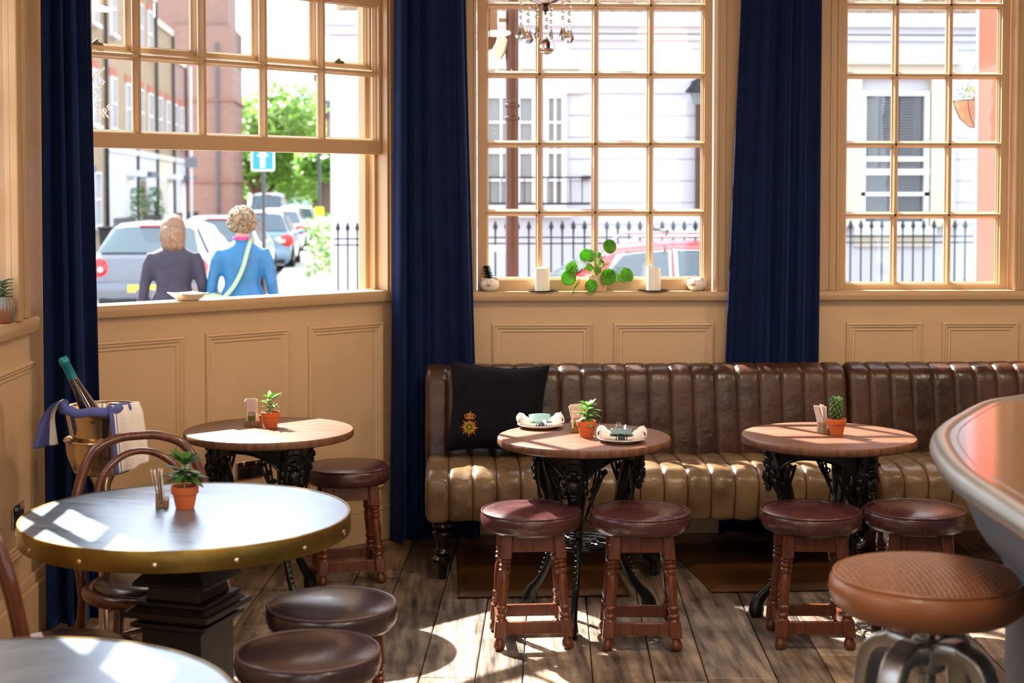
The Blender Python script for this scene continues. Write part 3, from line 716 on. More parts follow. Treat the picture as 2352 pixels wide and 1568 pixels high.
pad('floor_pad', 'dark leather floor pad under the left end of the bench', [xy(1052, 1374), (atz(1448, 1374).x, 6.38, 0), (atz(1448, 1374).x - 0.02, 7.3, 0), (atz(1052, 1374).x - 0.0, 7.3, 0)], 0.02, 1)
q0 = atz(1640, 1365)
pad('floor_pad', 'brown leather floor pad under the bench beneath the right-hand pub table', [(q0.x, 6.42, 0), (q0.x + 1.3, 6.44, 0), (q0.x + 1.3, 7.3, 0), (q0.x - 0.08, 7.3, 0)], 0.024, 4)

# ---- small round pub tables on cast-iron bases
def loftpath(mb, secs, n=14):
    """secs: (r, z, w_tangential, t_radial, squareness) in the radial plane (x=r)"""
    rs = []
    K = len(secs)
    for i in range(K):
        a = Vector((secs[max(i - 1, 0)][0], secs[max(i - 1, 0)][1])); b = Vector((secs[min(i + 1, K - 1)][0], secs[min(i + 1, K - 1)][1])); t = (b - a).normalized(); nn = Vector((-t.y, t.x))
        r, z, w, h = secs[i][:4]; rg = []
        for j in range(n):
            q = 2 * PI * j / n; c, s = math.cos(q), math.sin(q)
            c = math.copysign(abs(c) ** 0.7, c); s = math.copysign(abs(s) ** 0.7, s)
            rg.append((r + nn.x * c * h / 2, s * w / 2, z + nn.y * c * h / 2))
        rs.append(rg)
    mb.rings(rs, True)
def iron_leg():
    mb = MB()
    keys = [(0, 0.285, 0.004, 0.042, 0.05), (1, 0.290, 0.03, 0.05, 0.062), (2, 0.278, 0.07, 0.038, 0.05), (3, 0.235, 0.12, 0.028, 0.036), (4, 0.19, 0.19, 0.026, 0.03), (5, 0.158, 0.27, 0.027, 0.03),
            (6, 0.145, 0.33, 0.032, 0.036), (7, 0.143, 0.39, 0.036, 0.04), (8, 0.155, 0.45, 0.046, 0.052), (9, 0.178, 0.52, 0.07, 0.07), (10, 0.20, 0.575, 0.092, 0.085), (11, 0.212, 0.625, 0.098, 0.082), (12, 0.224, 0.67, 0.085, 0.065), (13, 0.236, 0.707, 0.075, 0.06)]
    loftpath(mb, [crv(keys, t / 4) for t in range(0, 53)], 16)
    # moulded face mask and scrolls on the knee, leaf cuffs lower down
    for (r, z, y, s, q) in ((0.250, 0.585, 0, 0.026, (0.8, 1, 1.25)), (0.262, 0.578, 0, 0.009, (1, 0.8, 1.4)), (0.258, 0.603, 0.014, 0.009, (1, 1.2, .6)), (0.258, 0.603, -0.014, 0.009, (1, 1.2, .6)), (0.250, 0.552, 0, 0.015, (1, 1.2, 0.6)), (0.243, 0.535, 0, 0.013, (1, 1, 1.4)),
                         (0.245, 0.625, 0.02, 0.016, (1, 1, 1)), (0.245, 0.625, -0.02, 0.016, (1, 1, 1)), (0.25, 0.64, 0, 0.018, (1, 1.2, .8)), (0.232, 0.60, 0.042, 0.014, (1, 1, 1.3)), (0.232, 0.60, -0.042, 0.014, (1, 1, 1.3)), (0.222, 0.565, 0.042, 0.013, (1, 1, 1.5)), (0.222, 0.565, -0.042, 0.013, (1, 1, 1.5)),
                         (0.175, 0.42, 0.0, 0.012, (1, 1.4, 1)), (0.17, 0.40, 0.012, 0.010, (1, 1, 1)), (0.17, 0.40, -0.012, 0.010, (1, 1, 1)), (0.168, 0.35, 0, 0.012, (1, 1.3, 1.6)), (0.255, 0.672, 0, 0.012, (1, 2.4, 0.7))):
        mb.sph((r, y, z), s, 8, q)
    for sgn in (1, -1):
        mb.tube([(0.245 - 0.004 * t, sgn * (0.035 + 0.012 * math.cos(t)), 0.655 + 0.012 * math.sin(t)) for t in [k * 0.6 for k in range(9)]], 0.005, 6)
    for k in range(9): mb.sph((0.174 + 0.0085 * k + 0.0, 0, 0.30 - 0.021 * k), 0.0055, 6, (1, 1.5, 0.8))
    return mb
def iron_apron(a0, a1):
    """pierced apron plate between two legs, drooping to each leg"""
    mb = MB()
    for (za, zb, rr, th) in ((0.709, 0.700, 0.232, 0.012), (0.694, 0.684, 0.226, 0.006)):
        pts = [(rr * math.cos(a0 + (a1 - a0) * t / 16) * (1 - 0.16 * math.sin(PI * t / 16)), rr * math.sin(a0 + (a1 - a0) * t / 16) * (1 - 0.16 * math.sin(PI * t / 16)), za) for t in range(17)]
        mb.tube(pts, th, 8, flat=0.9)
    def at(t, z, r=0.222):
        a = a0 + (a1 - a0) * t; k = r * (1 - 0.16 * math.sin(PI * t)) - 0.05 * max(0, 0.70 - z) * 2 * (1 - abs(2 * t - 1))
        return (k * math.cos(a), k * math.sin(a), z)
    # solid band
    def band(u, v):
        edge = 0.676 - 0.085 * abs(2 * u - 1) ** 2.6
        return at(u, 0.70 - (0.70 - edge) * v)
    def band2(u, v): p = Vector(band(u, v)); return tuple(p * 0.965 + Vector((0, 0, p.z * 0.035)))
    mb.grid(band, 26, 5); mb.grid(band2, 26, 5)
    lo = [at(t / 20, 0.676 - 0.085 * abs(2 * t / 20 - 1) ** 2.6) for t in range(21)]
    mb.tube(lo, 0.006, 7)
    for t0, sg in ((0.0, 1), (1.0, -1)):          # scroll work dropping beside each leg, open between the bars
        for (z1, tt, rr) in ((0.545, 0.17, 0.006), (0.50, 0.10, 0.006), (0.46, 0.05, 0.005)):
            mb.tube(spl([at(t0 + sg * 0.06, z1 - 0.02, 0.2), at(t0 + sg * (tt * 0.8), z1 + 0.0, 0.21), at(t0 + sg * (tt + 0.04), z1 + 0.05, 0.215), at(t0 + sg * (tt + 0.10), 0.645, 0.22)], 5), rr, 6)
        for tt, z in ((0.16, 0.60), (0.11, 0.565), (0.24, 0.63)):
            c = at(t0 + sg * tt, z, 0.228); rad = 0.014
            a = a0 + (a1 - a0) * (t0 + sg * tt); tx, ty = -math.sin(a), math.cos(a)
            mb.tube([(c[0] + tx * rad * (1 - q / 14) * math.cos(q * 0.8), c[1] + ty * rad * (1 - q / 14) * math.cos(q * 0.8), c[2] + rad * (1 - q / 14) * math.sin(q * 0.8)) for q in range(12)], 0.0042, 6)
    return mb
def pub_table(loc, rz, label, group='round oak pub tables on cast-iron legs'):
    root = empty('pub_table', loc, 0, label, 'table', group)
    mb = MB(); mb.lathe([(0.0, 0.714), (0.335, 0.714), (0.348, 0.718), (0.352, 0.724), (0.352, 0.742), (0.349, 0.7475)], 96); mb.build('tabletop_edge', OAK_E, root, smooth=50)
    mb = MB(); mb.lathe([(0.349, 0.7475), (0.343, 0.75), (0.0, 0.75)], 96); mb.build('tabletop', OAK, root, smooth=50)
    for k in range(3):
        mb = iron_leg(); w = MB(); w.v = mb.v; w.f = mb.f; w.mi = mb.mi
        m = Rz(rz + k * 2 * PI / 3); w.v = [tuple(m @ Vector(p)) for p in mb.v]; w.build('leg', IRON, root, smooth=60)
    for k in range(3):
        iron_apron(rz + k * 2 * PI / 3 + 0.12, rz + (k + 1) * 2 * PI / 3 - 0.12).build('pierced_apron', IRON, root, smooth=50)
    mb = MB()                                       # pierced lower shelf
    for r_, t_ in ((0.145, 0.008), (0.105, 0.006), (0.058, 0.006), (0.03, 0.008)): mb.tube([(r_ * math.cos(a), r_ * math.sin(a), 0.315) for a in [i * PI / 20 for i in range(40)]], t_, 8, closed=True)
    for k in range(12):
        a = k * PI / 6; mb.tube([(0.03 * math.cos(a), 0.03 * math.sin(a), 0.315), (0.08 * math.cos(a + .22), 0.08 * math.sin(a + .22), 0.315), (0.142 * math.cos(a), 0.142 * math.sin(a), 0.315)], 0.005, 6)
    mb.build('lower_shelf', IRON, root)
    mb = MB(); mb.lathe([(0.0, 0.704), (0.2, 0.704), (0.2, 0.714), (0, 0.714)], 32); mb.build('top_plate', IRON, root)
    return root
T1 = atz(618, 985, 0.75); T2 = Vector((0.535, 6.045, 0)); T3 = atz(1903, 998, 0.75)
pub_table((T1.x, T1.y, 0), R(-60), 'round oak pub table in front of the panelled wall under the open window')
pub_table((T2.x, T2.y, 0), R(-104), 'round oak pub table laid with two napkin plates by the bench')
pub_table((T3.x, T3.y, 0), R(-62), 'round oak pub table on the right with a stubby plant, by the bench')

# ---- turned-leg stools
def sq_ring(h, z, n=16, rnd_=0.0):
    out = []
    for j in range(n):
        a = 2 * PI * (j + 0.5) / n; c, s = math.cos(a), math.sin(a)
        if rnd_ >= 1: out.append((h * c, h * s, z))
        else:
            k = h / max(abs(c), abs(s)); k = min(k, h * 1.36); out.append((k * c, k * s, z))
    return out
LEGS_ = [(0.0, .014, 1), (0.004, .019, 1), (0.016, .0235, 1), (0.028, .022, 1), (0.040, .016, 1), (0.046, .0155, 1), (0.050, .020, 1), (0.0505, .0225, 0), (0.112, .0225, 0), (0.1125, .020, 1), (0.120, .017, 1), (0.127, .0215, 1), (0.133, .0215, 1), (0.139, .0165, 1), (0.15, .0175, 1), (0.158, .0215, 1), (0.164, .0215, 1), (0.169, .017, 1), (0.19, .018, 1),
         (0.235, .0205, 1), (0.27, .0205, 1), (0.286, .0165, 1), (0.292, .0195, 1), (0.298, .0225, 1), (0.305, .0225, 1), (0.310, .017, 1), (0.316, .0225, 1), (0.323, .0225, 1), (0.328, .017, 1), (0.334, .0225, 1), (0.341, .0225, 1), (0.345, .018, 1), (0.347, .0225, 0), (0.438, .0225, 0)]
def stool_leg(sx, sy):
    mb = MB(); rs = []
    for z, h, r in LEGS_:
        k = (0.438 - z) / 0.438; ox = sx * (0.098 + 0.034 * k); oy = sy * (0.098 + 0.030 * k)
        rs.append([(x + ox, y + oy, q) for x, y, q in sq_ring(h, z, 24, r)])
    mb.rings(rs, True); return mb
def make_stool(label, leather=None, group='turned-leg pub stools'):
    leather = leather or OX
    root = empty('pub_stool', (0, 0, 0), 0, label, 'stool', group)
    for sx in (-1, 1):
        for sy in (-1, 1): stool_leg(sx, sy).build('leg', MAHOG, root, smooth=40)
    for s, nm in ((-1, 0), (1, 0)):
        mb = MB(); mb.box((0, s * 0.101, 0.402), (0.18, 0.018, 0.066)); mb.build('apron', MAHOG, root, bevel=0.002)
        mb = MB(); mb.box((s * 0.101, 0, 0.402), (0.018, 0.18, 0.066)); mb.build('apron', MAHOG, root, bevel=0.002)
        mb = MB(); mb.box((0, s * 0.123, 0.082), (0.235, 0.02, 0.046)); mb.build('stretcher', MAHOG, root, bevel=0.002)
        mb = MB(); mb.box((s * 0.126, 0, 0.082), (0.02, 0.225, 0.046)); mb.build('stretcher', MAHOG, root, bevel=0.002)
    mb = MB(); mb.lathe([(0.0, 0.434), (0.155, 0.434), (0.178, 0.438), (0.190, 0.452), (0.196, 0.475), (0.194, 0.495), (0.190, 0.505), (0.18, 0.510), (0.14, 0.519), (0.08, 0.5255), (0.0, 0.528)], 64); st = mb.build('seat', leather, root, smooth=60)
    mb = MB(); mb.tube([(0.1895 * math.cos(a), 0.1895 * math.sin(a), 0.5065) for a in [i * PI / 36 for i in range(72)]], 0.0048, 8, closed=True); mb.build('piping', PIPE_D if leather is DKL else leather, st, smooth=180)
    mb = MB(); mb.tube([(0.1915 * 1.0, 0, 0.505), (0.197, 0, 0.476), (0.191, 0, 0.452), (0.180, 0, 0.439)], 0.0018, 5); mb.m = Rz(0)
    mb.build('seam', SEAM, st)
    return root
proto = make_stool('oxblood leather stool in front of the middle table, left of its pair')
def place(px, py, z=0.52): p = atz(px, py, z); return (p.x, p.y, 0)
proto.location = place(1219, 1163); proto.rotation_euler = (0, 0, R(2))
dup(proto, place(1470, 1165), R(-3), 'oxblood leather stool in front of the middle table, right of its pair')
dup(proto, place(1862, 1163), R(-4), 'oxblood leather stool in front of the right-hand table, nearer its left side')
dup(proto, place(2101, 1161), R(265), 'oxblood leather stool in front of the right-hand table, half behind the tan bar stool')
dup(proto, place(798, 1063), R(12), 'oxblood leather stool beside the table under the open window')
dk = make_stool('dark leather stool under the zinc table, the one further from the viewer', DKL, 'dark stools beside the zinc table')
dk.location = place(762, 1376); dk.rotation_euler = (0, 0, R(20))
dup(dk, place(707, 1482), R(40), 'dark leather stool nearest the viewer, at the lower left of the zinc table')

# ---- zinc-topped, brass-banded tables
def zinc_table(loc, label, rz):
    root = empty('zinc_table', loc, rz, label, 'table', 'round zinc tables with brass rims')
    mb = MB(); mb.lathe([(0.0, 0.706), (0.486, 0.706), (0.486, 0.7585), (0.0, 0.7585)], 128); mb.build('tabletop', ZINC, root, smooth=40)
    mb = MB(); mb.lathe([(0.4855, 0.699), (0.493, 0.699), (0.494, 0.702), (0.494, 0.757), (0.492, 0.760), (0.4855, 0.760)], 128); 
    k = len(mb.v) // 128
    mb.f = [f for f in mb.f if len(f) == 4]; mb.mi = [0] * len(mb.f)
    rim = mb.build('brass_rim', BRASS, root, smooth=50)
    for q in range(14):
        a = 2 * PI * q / 14 + 0.12; mb = MB(); mb.m = T(0.494 * math.cos(a), 0.494 * math.sin(a), 0.722) @ Rz(a) @ Ry(PI / 2)
        mb.lathe([(0.0075, -0.001), (0.0075, 0.002), (0.005, 0.0045), (0, 0.0055)], 14); mb.build('screw', SILVER, rim)
    mb = MB(); H_ = 0.3535
    def fr(z0, w0, z1, w1):
        mb.add([(-w0, -w0, z0), (w0, -w0, z0), (w0, w0, z0), (-w0, w0, z0), (-w1, -w1, z1), (w1, -w1, z1), (w1, w1, z1), (-w1, w1, z1)], [(0, 3, 2, 1), (4, 5, 6, 7), (0, 1, 5, 4), (1, 2, 6, 5), (2, 3, 7, 6), (3, 0, 4, 7)])
    for z0, w0, z1, w1 in ((0.0, .21, .04, .21), (.04, .19, .07, .15), (0.07, 0.10, 0.425, 0.10), (.425, .10, .435, .125), (.435, .125, .448, .125), (.448, .108, .456, .108), (.456, .108, .466, .14), (.466, .142, .484, .142), (.484, .13, .50, .108), (.50, .118, .512, .118), (.512, .092, .55, .085),
                           (.55, .085, .556, .12), (.556, .12, .566, .12), (.566, .12, .605, .085), (.605, .085, .66, .08), (.66, .10, .685, .105), (.685, .14, .705, .145)): fr(z0, w0, z1, w1)
    mb.m = Matrix.Identity(4); mb.build('pedestal', PEDW, root, bevel=0.0025)
    mb = MB(); mb.box((0.0, 0, 0.69), (0.62, 0.09, 0.03)); mb.box((0.0, 0, 0.689), (0.09, 0.62, 0.028)); mb.build('cross_bearer', PEDW, root, bevel=0.003)
    return root
BT = atz(430, 1178, 0.76)
zinc_table((BT.x, BT.y, 0), 'large round zinc table with a brass rim, holding a potted plant', R(-20))
p = atz(0, 1568, 0.76)
zinc_table((-1.01 * math.cos(YAW) + 2.8 * math.sin(YAW), 2.79, 0), 'round zinc table cut off by the bottom left corner', R(35))

# ---- bentwood chairs
def bent_chair(loc, rz, label):
    """faces -y locally; hoop back at +y"""
    root = empty('bentwood_chair', loc, rz, label, 'chair', 'bentwood chairs round the zinc table')
    mb = MB(); mb.tube([(0.212 * math.cos(a), 0.205 * math.sin(a), 0.452) for a in [i * PI / 30 for i in range(60)]], 0.021, 12, closed=True, up=(0, 0, 1)); mb.build('seat_frame', BENT, root, smooth=180)
    mb = MB(); mb.lathe([(0, 0.45), (0.18, 0.452), (0.197, 0.468), (0.192, 0.482), (0.15, 0.495), (0.08, 0.501), (0, 0.503)], 48); mb.build('seat_pad', DKL, root, smooth=180)
    def hoop(w, top, r, yb, ins=0.0):
        k = [(-w * 0.93, yb, 0.40), (-w * 0.97, yb + 0.01, 0.5), (-w, yb + 0.035, 0.62), (-w * 0.95, yb + 0.062, 0.76), (-w * 0.72, yb + 0.09, top - 0.055), (-w * 0.36, yb + 0.1, top - 0.008), (0, yb + 0.103, top)]
        k = k + [(-a, b, c) for a, b, c in reversed(k[:-1])]; return spl(k, 8)
    # outer hoop carries on down as the rear legs
    P = hoop(0.215, 0.945, 0.0165, 0.165)
    lg = lambda s: [(s * 0.205, 0.235, 0.0), (s * 0.2, 0.205, 0.2)]
    pts = spl([(-0.22, 0.27, 0.0), (-0.205, 0.215, 0.2)], 8)[:-1] + P + spl([(0.205, 0.215, 0.2), (0.22, 0.27, 0.0)], 8)[1:]
    mb = MB(); mb.tube(pts, 0.0165, 12, up=(0, 1, 0)); mb.build('hoop_back', BENT, root, smooth=180)
    P = spl([(-0.12, 0.165, 0.455), (-0.142, 0.18, 0.56), (-0.15, 0.205, 0.68), (-0.13, 0.232, 0.80), (-0.07, 0.25, 0.868), (0, 0.256, 0.89), (0.07, 0.25, 0.868), (0.13, 0.232, 0.80), (0.15, 0.205, 0.68), (0.142, 0.18, 0.56), (0.12, 0.165, 0.455)], 8)
    mb = MB(); mb.tube(P, 0.0125, 10, up=(0, 1, 0)); mb.build('inner_hoop', BENT, root, smooth=180)
    for s in (-1, 1):
        mb = MB(); mb.tube(spl([(s * 0.15, -0.14, 0.45), (s * 0.165, -0.165, 0.25), (s * 0.185, -0.195, 0.0)], 6), [0.017] * 7 + [0.015] * 5 + [0.011], 12); mb.build('leg', BENT, root, smooth=180)
    mb = MB(); mb.tube([(0.158 * math.cos(a), 0.02 + 0.165 * math.sin(a), 0.25) for a in [i * PI / 24 for i in range(48)]], 0.010, 8, closed=True, up=(0, 0, 1)); mb.build('leg_ring', BENT, root, smooth=180)
    return root
dd = 4.92; xx_ = (357 - 1176) / FPX * dd; CH1 = bent_chair((xx_ * math.cos(YAW) + dd * math.sin(YAW), -xx_ * math.sin(YAW) + dd * math.cos(YAW), 0), R(24), 'dark bentwood hoop-back chair with a padded seat behind the zinc table'); CH1.scale = (1.06, 1.06, 0.945)
p = atz(228, 1472, 0.49)
bent_chair((p.x - 0.09, p.y - 0.04, 0), R(128), 'bentwood chair against the left wall, its hoop cut by the picture edge')

# ---- wine bucket on its stand, cloth and bottle
p = atz(233, 932, 0.95); wb = Vector((p.x, p.y, 0))
st = empty('bucket_stand', (wb.x, wb.y, 0), 0, 'tall silver stand holding the wine bucket by the corner curtain', 'stand'); st.scale = (1.06, 1.06, 0.946)
mb = MB(); mb.lathe([(0.0, 0.744), (0.085, 0.745), (0.098, 0.752), (0.118, 0.82), (0.124, 0.87), (0.130, 0.876), (0.128, 0.882), (0.119, 0.874), (0.112, 0.82), (0.09, 0.76), (0, 0.752)], 48); mb.build('bowl', SILVER, st, smooth=60)
mb = MB(); mb.lathe([(0.0, 0.0), (0.14, 0.0), (0.14, 0.01), (0.09, 0.03), (0.03, 0.05), (0.018, 0.08), (0.016, 0.35), (0.022, 0.40), (0.016, 0.45), (0.018, 0.62), (0.03, 0.70), (0.045, 0.735), (0.03, 0.746), (0, 0.748)], 32); mb.build('stem', SILVER, st, smooth=60)
bk = empty('wine_bucket', (wb.x, wb.y, 0.724), 0, 'dented silver wine bucket standing in the bucket stand', 'bucket'); bk.scale = (1.06, 1.06, 1.0)
mb = MB()
def bucket(u, v):
    a = u * 2 * PI; pr = crv([(0, 0.001, 0.0), (0.1, 0.082, 0.0), (0.16, 0.088, 0.006), (0.8, 0.122, 0.20), (0.9, 0.128, 0.214), (0.93, 0.134, 0.222), (0.96, 0.130, 0.228), (1, 0.122, 0.218)], v) if v < 1 else (0.122, 0.218)
    d = 1 + 0.012 * math.sin(3 * a + 1) * (v > 0.3) + 0.006 * noise.noise(Vector((math.cos(a) * 2, math.sin(a) * 2, v * 3)))
    return (pr[0] * d * math.cos(a), pr[0] * d * math.sin(a), pr[1] - 0.012 * (v > 0.75) * max(0, math.sin(a + 2.2)))
mb.grid(bucket, 72, 40, closeu=True)
mb.grid(lambda u, v: (0.001 + (0.12 - 0.03 * v - (0.09 * max(0, v - .9) * 10 if v > .9 else 0)) * math.cos(-u * 2 * PI), (0.001 + 0.12 - 0.03 * v - (0.09 * max(0, v - .9) * 10 if v > .9 else 0)) * math.sin(-u * 2 * PI), 0.218 - 0.2 * min(v, 0.95)), 72, 12, closeu=True)
mb.build('bucket_body', SILVER, bk, smooth=60)
# bottle, leaning in the bucket
bo = empty('wine_bottle', (wb.x + 0.04, wb.y, 0.765), 0, 'dark wine bottle with teal foil leaning in the bucket', 'bottle'); bo.scale = (1.05, 1.05, 1.05)
BM = Ry(R(-25)) @ Rx(R(5))
mb = MB(); mb.m = BM; mb.lathe([(0, 0.0), (0.034, 0.0), (0.038, 0.005), (0.038, 0.11), (0.036, 0.15), (0.028, 0.21), (0.019, 0.27), (0.0155, 0.315), (0.0145, 0.35), (0, 0.35)], 32); mb.build('glass_body', BOTT, bo, smooth=60)
mb = MB(); mb.m = BM; mb.lathe([(0.0160, 0.304), (0.0162, 0.31), (0.0154, 0.362), (0.0172, 0.364), (0.0174, 0.376), (0.0158, 0.379), (0.0155, 0.386), (0.013, 0.389), (0, 0.389)], 32); mb.build('foil_capsule', FOIL, bo, smooth=60)
# cloth draped over the front rim
CLOTH = M('blue_bordered_cloth', (226, 214, 206), 0.9, bump=0.25, bs=220)
def cloth_part(mb, path, wfn, n=40, cols=24, seed=0):
    P = spl(path, 8)
    def fn(u, v):
        f = u * (len(P) - 1); i = min(int(f), len(P) - 2); p = P[i].lerp(P[i + 1], f - i)
        return tuple(p + wfn(u, v))
    mb.grid(fn, n, cols)
rimz = 0.724 + 0.226
cl = empty('napkin', (wb.x, wb.y, rimz), 0, 'white linen cloth with a blue border draped over the wine bucket', 'cloth'); cl.scale = (1.06, 1.06, 1.0)
def rimpt(a, r=0.134, z=0.006): return Vector((r * math.cos(a), r * math.sin(a), z))
a0, a1 = R(200), R(340)
# roll of blue cloth lying along the front rim, with both ends falling outside the bucket
mb = MB()
def roll(u, v):
    a = R(178) + u * R(148); q = v * 2 * PI * 0.62 - 0.6
    rr = 0.128 + 0.016 * math.cos(q) ; z = 0.006 + 0.018 * math.sin(q) - 0.016 * math.sin(PI * u) + 0.003 * math.sin(u * 23)
    return (rr * math.cos(a), rr * math.sin(a), z)
mb.grid(roll, 50, 14); mb.build('blue_border', NAVYL, cl, smooth=180, solid=0.004)
mb = MB()
def tailL(u, v):                                    # left end hangs away to the left
    x = -0.122 - 0.038 * math.sin(min(1, u * 1.6) * PI / 2) - 0.045 * u; z = 0.02 * math.cos(u * 2.2) - 0.135 * u ** 1.3 + 0.01
    y = -0.06 + 0.10 * v * (0.75 + 0.25 * u) + 0.012 * math.sin(v * 9 + u * 3)
    return (x + 0.05 * v * u * 1.2, y - 0.055, z + 0.0)
mb.grid(tailL, 30, 30, mat=0)
nv = 30; mb.mi = [1 if (i % (nv - 1)) < 17 else 0 for i in range(len(mb.f))]
mb.build('hanging_end', [NAPK, NAVYL], cl, smooth=180, solid=0.004)
mb = MB()
def tailR(u, v):                                    # right end: several folds falling down the right front
    a = R(292) + v * R(62); rr = 0.137 + 0.006 * math.cos(v * 16) + 0.010 * min(1, u * 6) + 0.006 * v * u
    z = 0.016 - 0.245 * u * (1 - 0.16 * v) if u > 0.06 else 0.016 + 0.0
    r2 = rr - (0.02 * (0.06 - u) / 0.06 if u < 0.06 else 0)
    return (r2 * math.cos(a) + 0.018 * u, r2 * math.sin(a), z)
mb.grid(tailR, 40, 44); nv = 44; mb.mi = [1 if (i % (nv - 1)) in (0, 1, 2, 3, 6) else 0 for i in range(len(mb.f))]
mb.build('hanging_folds', [NAPK, NAVYL], cl, smooth=180, solid=0.004)

# ---- bar counter and bar stool
pts = [(2352, 917), (2255, 934), (2191, 966), (2153, 992), (2140, 1015), (2147, 1043), (2172, 1081), (2207, 1112), (2255, 1145), (2303, 1177), (2352, 1210)]
BZ = 1.085
O_ = [atz(a, b, BZ) for a, b in pts]
far = O_[0]; near = O_[-1]; dN = (O_[-1] - O_[-3]).normalized(); dF = (O_[0] - O_[1]).normalized()
outl = [far + dF * 1.6 + Vector((0, 0.15, 0)), far + dF * 0.7 + Vector((0, 0.06, 0))] + O_ + [near + dN * 0.5, near + dN * 1.2]
outl = spl([(p.x, p.y, 0) for p in outl], 6)
br = empty('bar_counter', (2.4, 3.2, 0), 0, 'curved bar counter with a glossy brown top and pewter nosing', 'bar counter')
brm = T(-2.4, -3.2, 0)
inner = [(outl[-1].x + 1.6, outl[-1].y), (outl[0].x + 0.3, outl[0].y)]
def shrink(d):
    out = []
    for i, p in enumerate(outl):
        t = outl[min(i + 1, len(outl) - 1)] - outl[max(i - 1, 0)]; t.normalize(); n = Vector((-t.y, t.x, 0)); out.append(p + n * d)
    return out
sgn = 1 if (shrink(0.1)[len(outl) // 2].x > outl[len(outl) // 2].x) else -1
end2 = Vector((3.4, outl[-1].y, 0)); end1 = Vector((3.4, outl[0].y, 0))
def slab(mb, d, z0, z1):
    q = shrink(sgn * d); poly = [(p.x, p.y) for p in q] + [(3.4, q[-1].y), (3.4, q[0].y)]
    mb.m = brm; mb.prism(poly, z1 - z0, T(0, 0, z0))
mb = MB(); slab(mb, 0.045, BZ - 0.03, BZ + 0.018); mb.build('counter_top', COPPER, br, smooth=30)
mb = MB(); mb.m = brm; q = shrink(sgn * 0.026); mb.tube([(p.x, p.y, BZ - 0.008) for p in q], 0.031, 20, up=(0, 0, 1)); mb.build('pewter_nosing', PEWTER, br, smooth=180)
mb = MB(); mb.m = brm; q = shrink(sgn * 0.064); mb.tube([(p.x, p.y, BZ + 0.0165) for p in q], 0.003, 8, up=(0, 0, 1)); mb.build('nosing_bead', PEWTER, br, smooth=180)
mb = MB(); mb.m = brm
prof = [(0.05, -0.03), (0.055, -0.055), (0.075, -0.075), (0.08, -0.12), (0.10, -0.17), (0.15, -0.215), (0.165, -0.23), (0.165, -0.26), (0.185, -0.28), (0.19, -0.86), (0.16, -0.88), (0.16, -1.085)]
rs = []
for d, z in prof: rs.append([(p.x, p.y, BZ + z) for p in shrink(sgn * d)])
n = len(rs[0]); vs_ = [p for r in rs for p in r]; fs_ = [(i * n + j, i * n + j + 1, (i + 1) * n + j + 1, (i + 1) * n + j) for i in range(len(rs) - 1) for j in range(n - 1)]
mb.add(vs_, fs_); mb.build('counter_front', BARPAINT, br, smooth=35)

BS = atz(2130, 1316, 0.84)
bs_ = empty('bar_stool', (BS.x, BS.y, 0), R(0), 'tan leather bar stool with a woven seat and grey metal legs', 'bar stool')
RS = 0.222
mb = MB(); mb.lathe([(0.0, 0.745), (0.15, 0.745), (0.195, 0.752), (0.219, 0.772), (0.227, 0.80), (0.224, 0.822), (0.214, 0.835), (0.2, 0.838), (0, 0.838)], 72); se = mb.build('seat', TAN, bs_, smooth=60)
mb = MB(); mb.tube([(0.2135 * math.cos(a), 0.2135 * math.sin(a), 0.8365) for a in [i * PI / 36 for i in range(72)]], 0.004, 8, closed=True); mb.build('piping', TAN, se, smooth=180)
mb = MB()
def dome(r): return 0.836 + 0.026 * (1 - (r / 0.211) ** 2.4)
def weave(u, v):
    x = (u * 2 - 1) * 0.211; y = (v * 2 - 1) * 0.211; r = math.hypot(x, y); q = 0.013
    # disc mapping of the square
    a = x / 0.211; b = y / 0.211; X_ = a * math.sqrt(1 - b * b / 2) * 0.211; Y_ = b * math.sqrt(1 - a * a / 2) * 0.211; r = math.hypot(X_, Y_)
    i = math.floor(X_ / q); j = math.floor(Y_ / q); fx = X_ / q - i - 0.5; fy = Y_ / q - j - 0.5
    over = (i + j) % 2 == 0
    h = (math.cos(fx * PI) ** 0.5 * (0.45 + 0.55 * math.cos(fy * PI)) if over else math.cos(fy * PI) ** 0.5 * (0.45 + 0.55 * math.cos(fx * PI)) * 0.8)
    e = min(1, (0.211 - r) / 0.006)
    return (X_, Y_, dome(r) + 0.0055 * h * max(0, e))
mb.grid(weave, 260, 260); mb.build('woven_top', M('woven_tan_leather', (118, 74, 50), 0.38, var=0.12, vs_=30), se, smooth=180)
mb = MB(); mb.lathe([(0.0, 0.30), (0.02, 0.30), (0.02, 0.70), (0.028, 0.70), (0.028, 0.72), (0.09, 0.735), (0.09, 0.745), (0, 0.745)], 24)
for k in range(18): mb.tube([(0.021 * math.cos(a), 0.021 * math.sin(a), 0.40 + 0.014 * k + 0.014 * a / (2 * PI)) for a in [i * PI / 6 for i in range(13)]], 0.003, 5)
mb.build('screw_column', STEEL, bs_, smooth=60)
